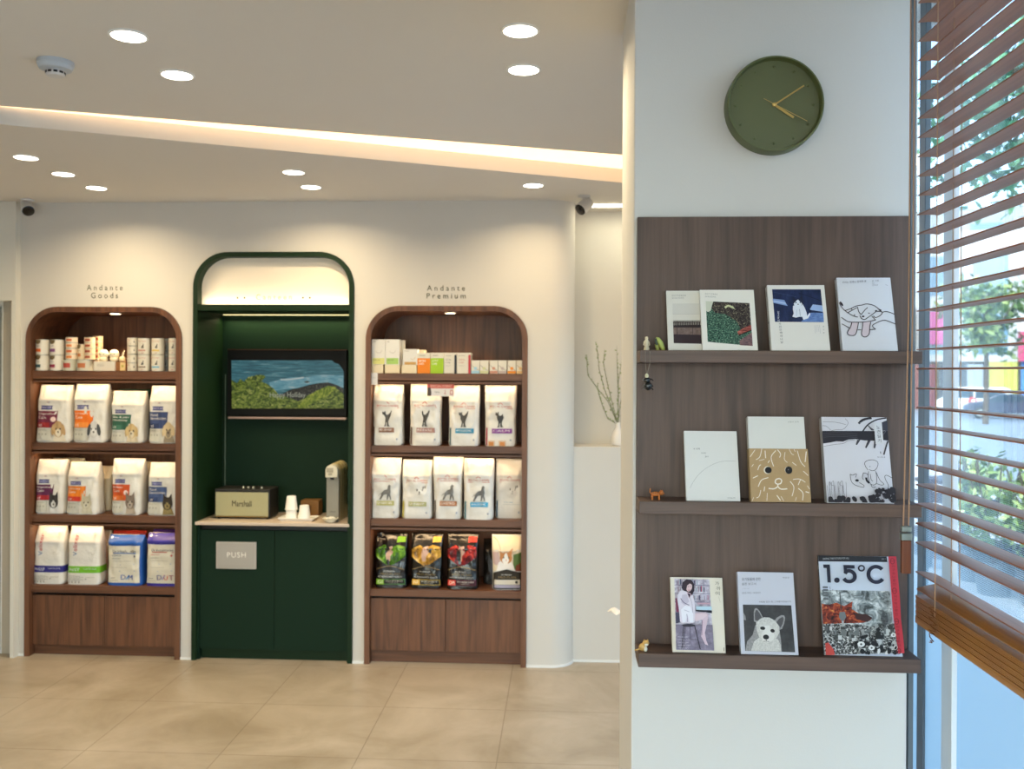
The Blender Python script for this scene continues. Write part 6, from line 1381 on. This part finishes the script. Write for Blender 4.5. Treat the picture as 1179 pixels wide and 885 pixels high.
for i in range(NST):
    z_ = zst + 0.002 - (zst - zsb - 0.014) * (i + 0.8) / NST; o = put(z_, 0.0008 * (i % 3), 0.0); 
    if i == 0: o.data = o.data.copy(); o.data.materials[0] = m_slat2; md = o.data
    else: o.data = md
o = put(zst + 0.020, 0.002, math.radians(-14)); o.data = md
m = MB(); m.box(-0.025, 0.025, YB1 - YB0, 0, zsb - ZF, zsb - ZF + 0.015); m.build('bottom_rail', m_slat2, bl, bevel=0.003)
m = MB(); m.box(-0.03, 0.03, YB1 - YB0, 0.0, -0.045, -0.0); m.build('head_rail', m_slat, bl, bevel=0.002)
m_cord = mat('cord_tan', '#b08a6a', 0.7)
for yy in (-0.12, -0.62, -1.12):
    for xx in (-0.0265, 0.0265): m = MB(); m.tube([(xx, yy, -0.04), (xx, yy, zst - ZF - 0.02)], 0.0011, 6); m.build('ladder_cord', m_cord, bl)
    m = MB(); m.tube([(0.0, yy - 0.02, -0.04), (0.0, yy - 0.02, zsb - ZF)], 0.0009, 6); m.build('lift_cord', m_cord, bl)
# slack ladder loops over the stack
random.seed(2)
m = MB(); pts = [Vector((-0.029, -0.12, zst - ZF))]
for i in range(26): pts.append(Vector((-0.030 - random.random() * 0.004, -0.12 + random.uniform(-0.018, 0.018), zst - ZF - 0.004 - i * 0.0031)))
m.tube(pts, 0.0012, 5); m.build('slack_cord', mat('cord_brown', '#7a4a20', 0.7), bl)
# pull cord with tassel
Yc_ = 2.17
c1 = atY(1046.5, 420, Yc_); c2 = atY(1051, 420, Yc_); zt1, zt0 = atY(1043, 605, Yc_).z, atY(1043, 660, Yc_).z; xt = atY(1043, 640, Yc_).x
pc_ = thing('blind_cord', 'tan pull cord with a brown wooden grip beside the blind', 'blind cord', ((c1.x + c2.x) / 2, Yc_, ZF)); ox = pc_.location.x
m = MB()
for c_, q in ((c1, -1), (c2, 1)): m.tube([(c_.x - ox, 0, 0.0), (c_.x - ox, 0, -0.4), (c_.x - ox - 0.001, 0, -0.9), (xt - ox + q * 0.006, 0, zt1 - ZF)], 0.0016, 6)
m.build('cord', m_cord, pc_, smooth=True)
m = MB(); L_ = zt1 - zt0; xx = xt - ox
m.box(xx - 0.011, xx + 0.011, -0.006, 0.006, zt0 - ZF, zt0 - ZF + L_ * 0.7); m.build('grip', wood('grip_wood', '#4a2412', '#6e3a1c', 'Z'), pc_, bevel=0.002)
m = MB(); m.box(xx - 0.012, xx + 0.012, -0.008, 0.008, zt0 - ZF + L_ * 0.7, zt0 - ZF + L_ * 0.85); m.box(xx - 0.011, xx + 0.011, -0.007, 0.007, zt0 - ZF + L_ * 0.88, zt0 - ZF + L_ * 0.99); m.build('metal_cap', mat('cap_metal', '#8f9a94', 0.3, metal=0.6), pc_, bevel=0.0015)

# ================================================================== outside
# street frame: D across (away from the window view), S along the street
D_ = Vector((0.42, 0.907, 0)).normalized(); S_ = Vector((D_.y, -D_.x, 0))
def out(px, py, dist): return atD(px, py, dist)
g = MB(); g.add([(1.1, -40, -0.12), (7.0, -40, -0.12), (7.0, 60, -0.12), (1.1, 60, -0.12)], [(0, 1, 2, 3)]); struct('pavement', g, mat('pavement', '#b4b8ba', 0.8, var=0.1, vscale=4))
g = MB(); g.add([(-40, -40, -0.12), (1.1, -40, -0.12), (1.1, YN - 0.1, -0.12), (-40, YN - 0.1, -0.12)], [(0, 1, 2, 3)]); struct('pavement', g, mat('pavement'))
g = MB(); g.add([(7.0, -60, -0.85), (120, -60, -0.85), (120, 160, -0.85), (7.0, 160, -0.85)], [(0, 1, 2, 3)]); g.add([(7.0, -60, -0.85), (7.0, 160, -0.85), (7.0, 160, -0.12), (7.0, -60, -0.12)], [(0, 1, 2, 3)]); struct('road', g, mat('asphalt', '#7d8c98', 0.6, var=0.12, vscale=0.5))
zG = -0.85
def frame_obj(name, label, cat, px, dist, z=zG, yaw=0.0, group=None):
    p = out(px, 430, dist); ang = math.atan2(S_.y, S_.x) + yaw
    return thing(name, label, cat, (p.x, p.y, z), (0, 0, ang), group=group)
# local: x along the street (to the right in view), y away from the viewer
bw = mat('building_white', '#aeb6be', 0.6, var=0.05); bg_ = mat('building_grey', '#8b969e', 0.6); gl_ = mat('building_glass', '#3f7496', 0.3, spec=0.8); gl2 = mat('building_glass_pale', '#6c98b0', 0.3, spec=0.8)
def building(px, dist, w, h, d, label, wall, rows, cols, shop, signs):
    t = frame_obj('building', label, 'building', px, dist, group='buildings across the street')
    m = MB(); m.box(-w / 2, w / 2, 0, d, 3.4, h); m.build('wall', wall, t)
    m = MB(); m.box(-w / 2, w / 2, 0.25, d, 0, 3.4); m.build('shop_recess', mat('shop_dark', '#3a434c', 0.4), t)
    for r_ in range(rows):
        for c_ in range(cols):
            xw0 = -w / 2 + w * (c_ + 0.18) / cols; z0_ = 3.9 + r_ * (h - 4.2) / rows
            m = MB(); m.box(xw0, xw0 + w * 0.64 / cols, -0.06, 0.05, z0_, z0_ + (h - 4.2) / rows * 0.66); m.build('window', gl_ if (r_ + c_) % 2 else gl2, t)
    for x_, w_, c_, z_, h_ in shop:
        m = MB(); m.box(x_, x_ + w_, 0.05, 0.24, z_, z_ + h_); m.build('shop_front', mat('shop_' + c_, c_, 0.5), t)
    for x_, w_, c_, z_, h_ in signs:
        m = MB(); m.box(x_, x_ + w_, -0.5, -0.08, z_, z_ + h_); m.build('sign_box', mat('sign_' + c_, c_, 0.4), t)
    return t
building(1172, 62, 13.5, 12.5, 10, 'white building across the street with blue shop windows and pink signs', bw, 2, 4,
    [(-6.5, 1.4, '#7a4048', 0, 3.2), (-4.9, 1.6, '#39424c', 0, 3.0), (-3.1, 1.0, '#8a98a4', 0, 3.2), (-1.9, 1.9, '#a4aa4c', 0.8, 2.6), (0.2, 2.0, '#3f7cc0', 0.4, 3.0), (2.4, 2.0, '#9c3a48', 0, 3.2), (4.6, 1.8, '#d0d6da', 0, 3.0)],
    [(-6.7, 0.35, '#3a4650', 3.6, 3.6), (-6.0, 1.5, '#a84a86', 4.6, 2.3), (0.0, 1.6, '#a83a68', 3.4, 2.0), (3.0, 2.4, '#e8ecee', 3.2, 1.0)])
building(1106, 80, 16, 17, 10, 'pale grey building across the street behind the small round tree', bg_, 4, 4, [(-7, 3, '#9c5a58', 0, 3.2), (-3, 4, '#55646c', 0, 3.0), (2, 5, '#7a8a94', 0, 3.2)], [])
building(1520, 68, 22, 14, 10, 'long white building farther right across the street', bw, 3, 6, [(-10, 5, '#4c6c94', 0, 3), (-4, 5, '#b8bfc4', 0, 3)], [])
building(900, 62, 12, 16, 10, 'white building at the left across the street', bw, 4, 4, [(-6, 5, '#8a98a4', 0, 3)], [])
# trees
def tree(px, dist, base_z, zc_, r, label, cols, seed, group='street trees', n=1500, leaf=0.22):
    p = out(px, 430, dist); t = thing('street_tree', label, 'tree', (p.x, p.y, base_z), group=group); random.seed(seed)
    m = MB(); H2 = zc_ - base_z; m.tube([(0, 0, 0), (0.05, 0, H2 * 0.5), (0, 0.1, H2), (0.1, 0, H2 + r * 0.5)], 0.15, 8, radii=[0.16 * r / 2.5, 0.12 * r / 2.5, 0.09 * r / 2.5, 0.03])
    for k_ in range(6): a_ = k_ * 1.05; m.tube([(0, 0, H2 * 0.75), (r * 0.4 * math.cos(a_), r * 0.4 * math.sin(a_), H2), (r * 0.7 * math.cos(a_), r * 0.7 * math.sin(a_), H2 + r * 0.4)], 0.05, 5, radii=[0.06, 0.04, 0.015])
    m.build('trunk', mat('bark', '#4c4238', 0.8), t)
    m = MB()
    blobs = [(Vector((random.uniform(-1, 1), random.uniform(-1, 1), random.uniform(-0.8, 0.8))) * r * 0.62, r * random.uniform(0.32, 0.5)) for _ in range(16)]
    mats_ = [mat('leaf_' + c_, c_, 0.5) for c_ in cols]
    for i in range(n):
        c_, br2 = random.choice(blobs); d_ = Vector((random.gauss(0, 1), random.gauss(0, 1), random.gauss(0, 1))).normalized(); q = Vector((0, 0, H2)) + c_ + d_ * br2 * random.uniform(0.55, 1.05)
        u = Vector((random.uniform(-1, 1), random.uniform(-1, 1), random.uniform(-1, 1))).normalized(); v_ = u.cross(d_).normalized(); s_ = leaf * random.uniform(0.6, 1.3)
        m.add([q - u * s_, q - v_ * s_ * 0.5, q + u * s_, q + v_ * s_ * 0.5], [(0, 1, 2, 3)], random.choice(mats_))
    m.build('foliage', None, t, fixn=False)
tree(1135, 46, zG, EYE + 46 * (430 - 365) / 1050, 2.5, 'round street tree in front of the pale grey building', ('#4a6b3a', '#6b8a4c', '#35543a', '#8aa060'), 11)
tree(1250, 9.5, -0.12, EYE + 9.5 * (430 - 95) / 1050, 1.55, 'leafy tree close to the window at the right picture edge', ('#2f6a4c', '#3f8460', '#255440', '#5a9a70'), 12, n=3600, leaf=0.075)
#tree(1390, 8.0, -0.12, EYE + 8.5 * (430 - 60) / 1050, 1.5, 'second leafy tree close to the window beyond the right picture edge', ('#2f6a4c', '#3f8460', '#255440'), 13, n=1500, leaf=0.085)
# cars
def car(px, dist, paint, label, van=False, rev=False):
    t = frame_obj('car', label, 'car', px, dist, group='parked cars across the street')
    L, Wc = (4.3, 1.8)
    if van: prof = [(-2.1, 0.35), (-2.15, 0.9), (-1.75, 1.1), (-1.3, 1.65), (-1.0, 1.72), (1.6, 1.72), (1.95, 1.55), (2.1, 1.0), (2.1, 0.35)]
    else: prof = [(-2.2, 0.35), (-2.25, 0.75), (-1.9, 0.9), (-1.2, 0.98), (-0.5, 1.4), (0.7, 1.43), (1.4, 1.05), (2.1, 0.95), (2.2, 0.7), (2.15, 0.35)]
    m = MB(); m.prism(prof, 0, Wc, paint); m.build('body', None, t, bevel=0.05)
    if van: wins = [[(-1.3, 1.08), (-1.0, 1.55), (-0.1, 1.55), (-0.1, 1.08)], [(0.0, 1.08), (0.0, 1.55), (1.5, 1.55), (1.75, 1.08)]]
    else: wins = [[(-1.0, 0.98), (-0.42, 1.33), (0.05, 1.33), (0.05, 0.98)], [(0.15, 0.98), (0.15, 1.33), (0.65, 1.33), (1.15, 1.0)]]
    for wn in wins: m = MB(); m.prism(wn, -0.015, 0.02); m.build('side_window', mat('car_glass', '#2f4454', 0.1), t)
    for x_ in (-1.35, 1.35):
        for y_ in (-0.02, Wc - 0.2):
            mx_ = Matrix.Rotation(-PI / 2, 4, 'X'); m = MB(); m.lathe([(0.33, 0), (0.34, 0.05), (0.34, 0.17), (0.33, 0.22)], 20, (x_, y_, 0.34), mtx=mx_); w_o = m.build('wheel', mat('tyre', '#22262a', 0.7), t, smooth=True)
            m = MB(); m.lathe([(0.2, -0.012), (0.2, 0.01)], 16, (x_, y_, 0.34), mtx=mx_); m.build('hub_cap', mat('hub', '#8c969c', 0.3, metal=0.7), w_o)
    return t
DC = 55
t = car(1123, DC, mat('car_white', '#cdd6dc', 0.25, coat=0.5), 'white parked car across the street with a red heart mark', van=True)
a = Art(lambda x, y, l: Vector((x, -0.02 - 0.004 * l, y))); a.ell(-0.15, 0.85, 0.26, 0.3, '#b8404c', 14); a.ell(-0.1, 0.88, 0.12, 0.14, '#d9dee2', 10); a.build('emblem', t)
car(1160, DC - 4, mat('car_navy', '#2c3c58', 0.2, coat=0.6), 'dark blue parked saloon car nearest the right picture edge')
# planter with shrubs and dark bench near the window
pz = -0.12
p = Vector((4.1, 7.9, pz)); t = thing('planter_bench', 'long dark slatted bench beside the planted pots outside', 'bench', p, (0, 0, math.radians(-60)))
dm = mat('bench_dark', '#3a3c4e', 0.5)
m = MB()
for k_ in range(5): m.box(-1.1, 1.1, -0.3 + k_ * 0.13, -0.2 + k_ * 0.13, 0.78, 0.82)
m.build('seat', dm, t, bevel=0.004)
for k_ in range(4): m = MB(); m.box(-1.1, 1.1, -0.32, -0.29, 0.1 + k_ * 0.17, 0.2 + k_ * 0.17); m.build('front_slat', dm, t, bevel=0.003)
for q in (-1.0, 1.0):
    for y_ in (-0.26, 0.28): m = MB(); m.box(q - 0.04, q + 0.04, y_ - 0.03, y_ + 0.03, 0, 0.78); m.build('leg', dm, t)
def shrub(pt, h, r, label, seed, cols):
    t = thing('potted_shrub', label, 'plant', pt, group='potted shrubs outside the window'); random.seed(seed)
    m = MB(); m.lathe([(0.12, 0), (0.16, 0.25), (0.165, 0.27), (0.15, 0.27), (0.14, 0.22)], 20); m.build('pot', mat('pot_grey', '#596068', 0.6), t, smooth=True)
    m = MB(); 
    for k_ in range(7): a_ = k_ * 0.9; m.tube([(0, 0, 0.2), (r * 0.4 * math.cos(a_), r * 0.4 * math.sin(a_), h * 0.6), (r * 0.8 * math.cos(a_), r * 0.8 * math.sin(a_), h * 0.95)], 0.008, 5)
    m.build('stems', mat('bark', '#4c4238', 0.8), t)
    m = MB(); mats_ = [mat('leaf_' + c_, c_, 0.5) for c_ in cols]
    for i in range(420):
        d_ = Vector((random.gauss(0, 1), random.gauss(0, 1), random.gauss(0, 1))).normalized(); q = Vector((0, 0, 0.25 + (h - 0.25) * 0.55)) + Vector((d_.x * r, d_.y * r, d_.z * (h - 0.25) * 0.5)) * random.uniform(0.4, 1)
        u = Vector((random.uniform(-1, 1), random.uniform(-1, 1), random.uniform(-1, 1))).normalized(); v_ = u.cross(d_).normalized(); s_ = 0.045 * random.uniform(0.6, 1.3)
        m.add([q - u * s_, q - v_ * s_ * 0.5, q + u * s_, q + v_ * s_ * 0.5], [(0, 1, 2, 3)], random.choice(mats_))
    m.build('leaves', None, t, fixn=False)
for px, py, ds2, h_, r_, lb, sd_ in ((1146, 560, 7.4, 1.12, 0.27, 'bushy light green potted shrub outside the window, the nearer one', 31), (1198, 560, 7.0, 1.10, 0.28, 'potted shrub outside the window at the right picture edge', 32), (1122, 545, 7.9, 1.12, 0.17, 'narrow potted shrub outside the window, behind the bushy one', 33)):
    q = out(px, 430, ds2); shrub((q.x, q.y, pz), h_, r_, lb, sd_, ('#6b8a4c', '#8aa85c', '#4c6b3c', '#a9bf78'))
SKY_S = 1.05
EXPO = 0.14
# ================================================================== world, daylight and exposure
wd = bpy.data.worlds.new('world'); bpy.context.scene.world = wd; wd.use_nodes = True
nt = wd.node_tree; bg = nt.nodes['Background']
sky = nt.nodes.new('ShaderNodeTexSky'); sky.sky_type = 'NISHITA'; sky.sun_disc = False; sky.sun_elevation = math.radians(42); sky.sun_rotation = math.radians(215)
sky.air_density = 1.0; sky.dust_density = 2.5; sky.ozone_density = 1.5
tn = nt.nodes.new('ShaderNodeMix'); tn.data_type = 'RGBA'; tn.blend_type = 'MULTIPLY'; tn.inputs[0].default_value = 1.0; tn.inputs[7].default_value = (1.0, 1.0, 0.98, 1); tn.clamp_result = False
nt.links.new(sky.outputs[0], tn.inputs[6]); nt.links.new(tn.outputs[2], bg.inputs['Color']); bg.inputs['Strength'].default_value = SKY_S
sc = bpy.context.scene
sc.view_settings.view_transform = 'Standard'; sc.view_settings.look = 'None'; sc.view_settings.gamma = 1.0; sc.view_settings.use_curve_mapping = False
sc.view_settings.exposure = EXPO
sc.cycles.use_denoising = True; sc.cycles.max_bounces = 10; sc.cycles.transparent_max_bounces = 24; sc.cycles.diffuse_bounces = 6
sc.cycles.sample_clamp_indirect = 6.0; sc.cycles.caustics_reflective = False; sc.cycles.caustics_refractive = False
sc.cycles.use_light_tree = True

sl = bpy.data.lights.new('sun', 'SUN'); sl.energy = 2.6; sl.angle = math.radians(0.6); sl.color = (1.0, 0.95, 0.88)
so_ = bpy.data.objects.new('sun', sl); C.objects.link(so_); so_.location = (-10, 0, 20); so_.rotation_euler = Vector((-1.0, 0.12, 0.95)).to_track_quat('Z', 'Y').to_euler()
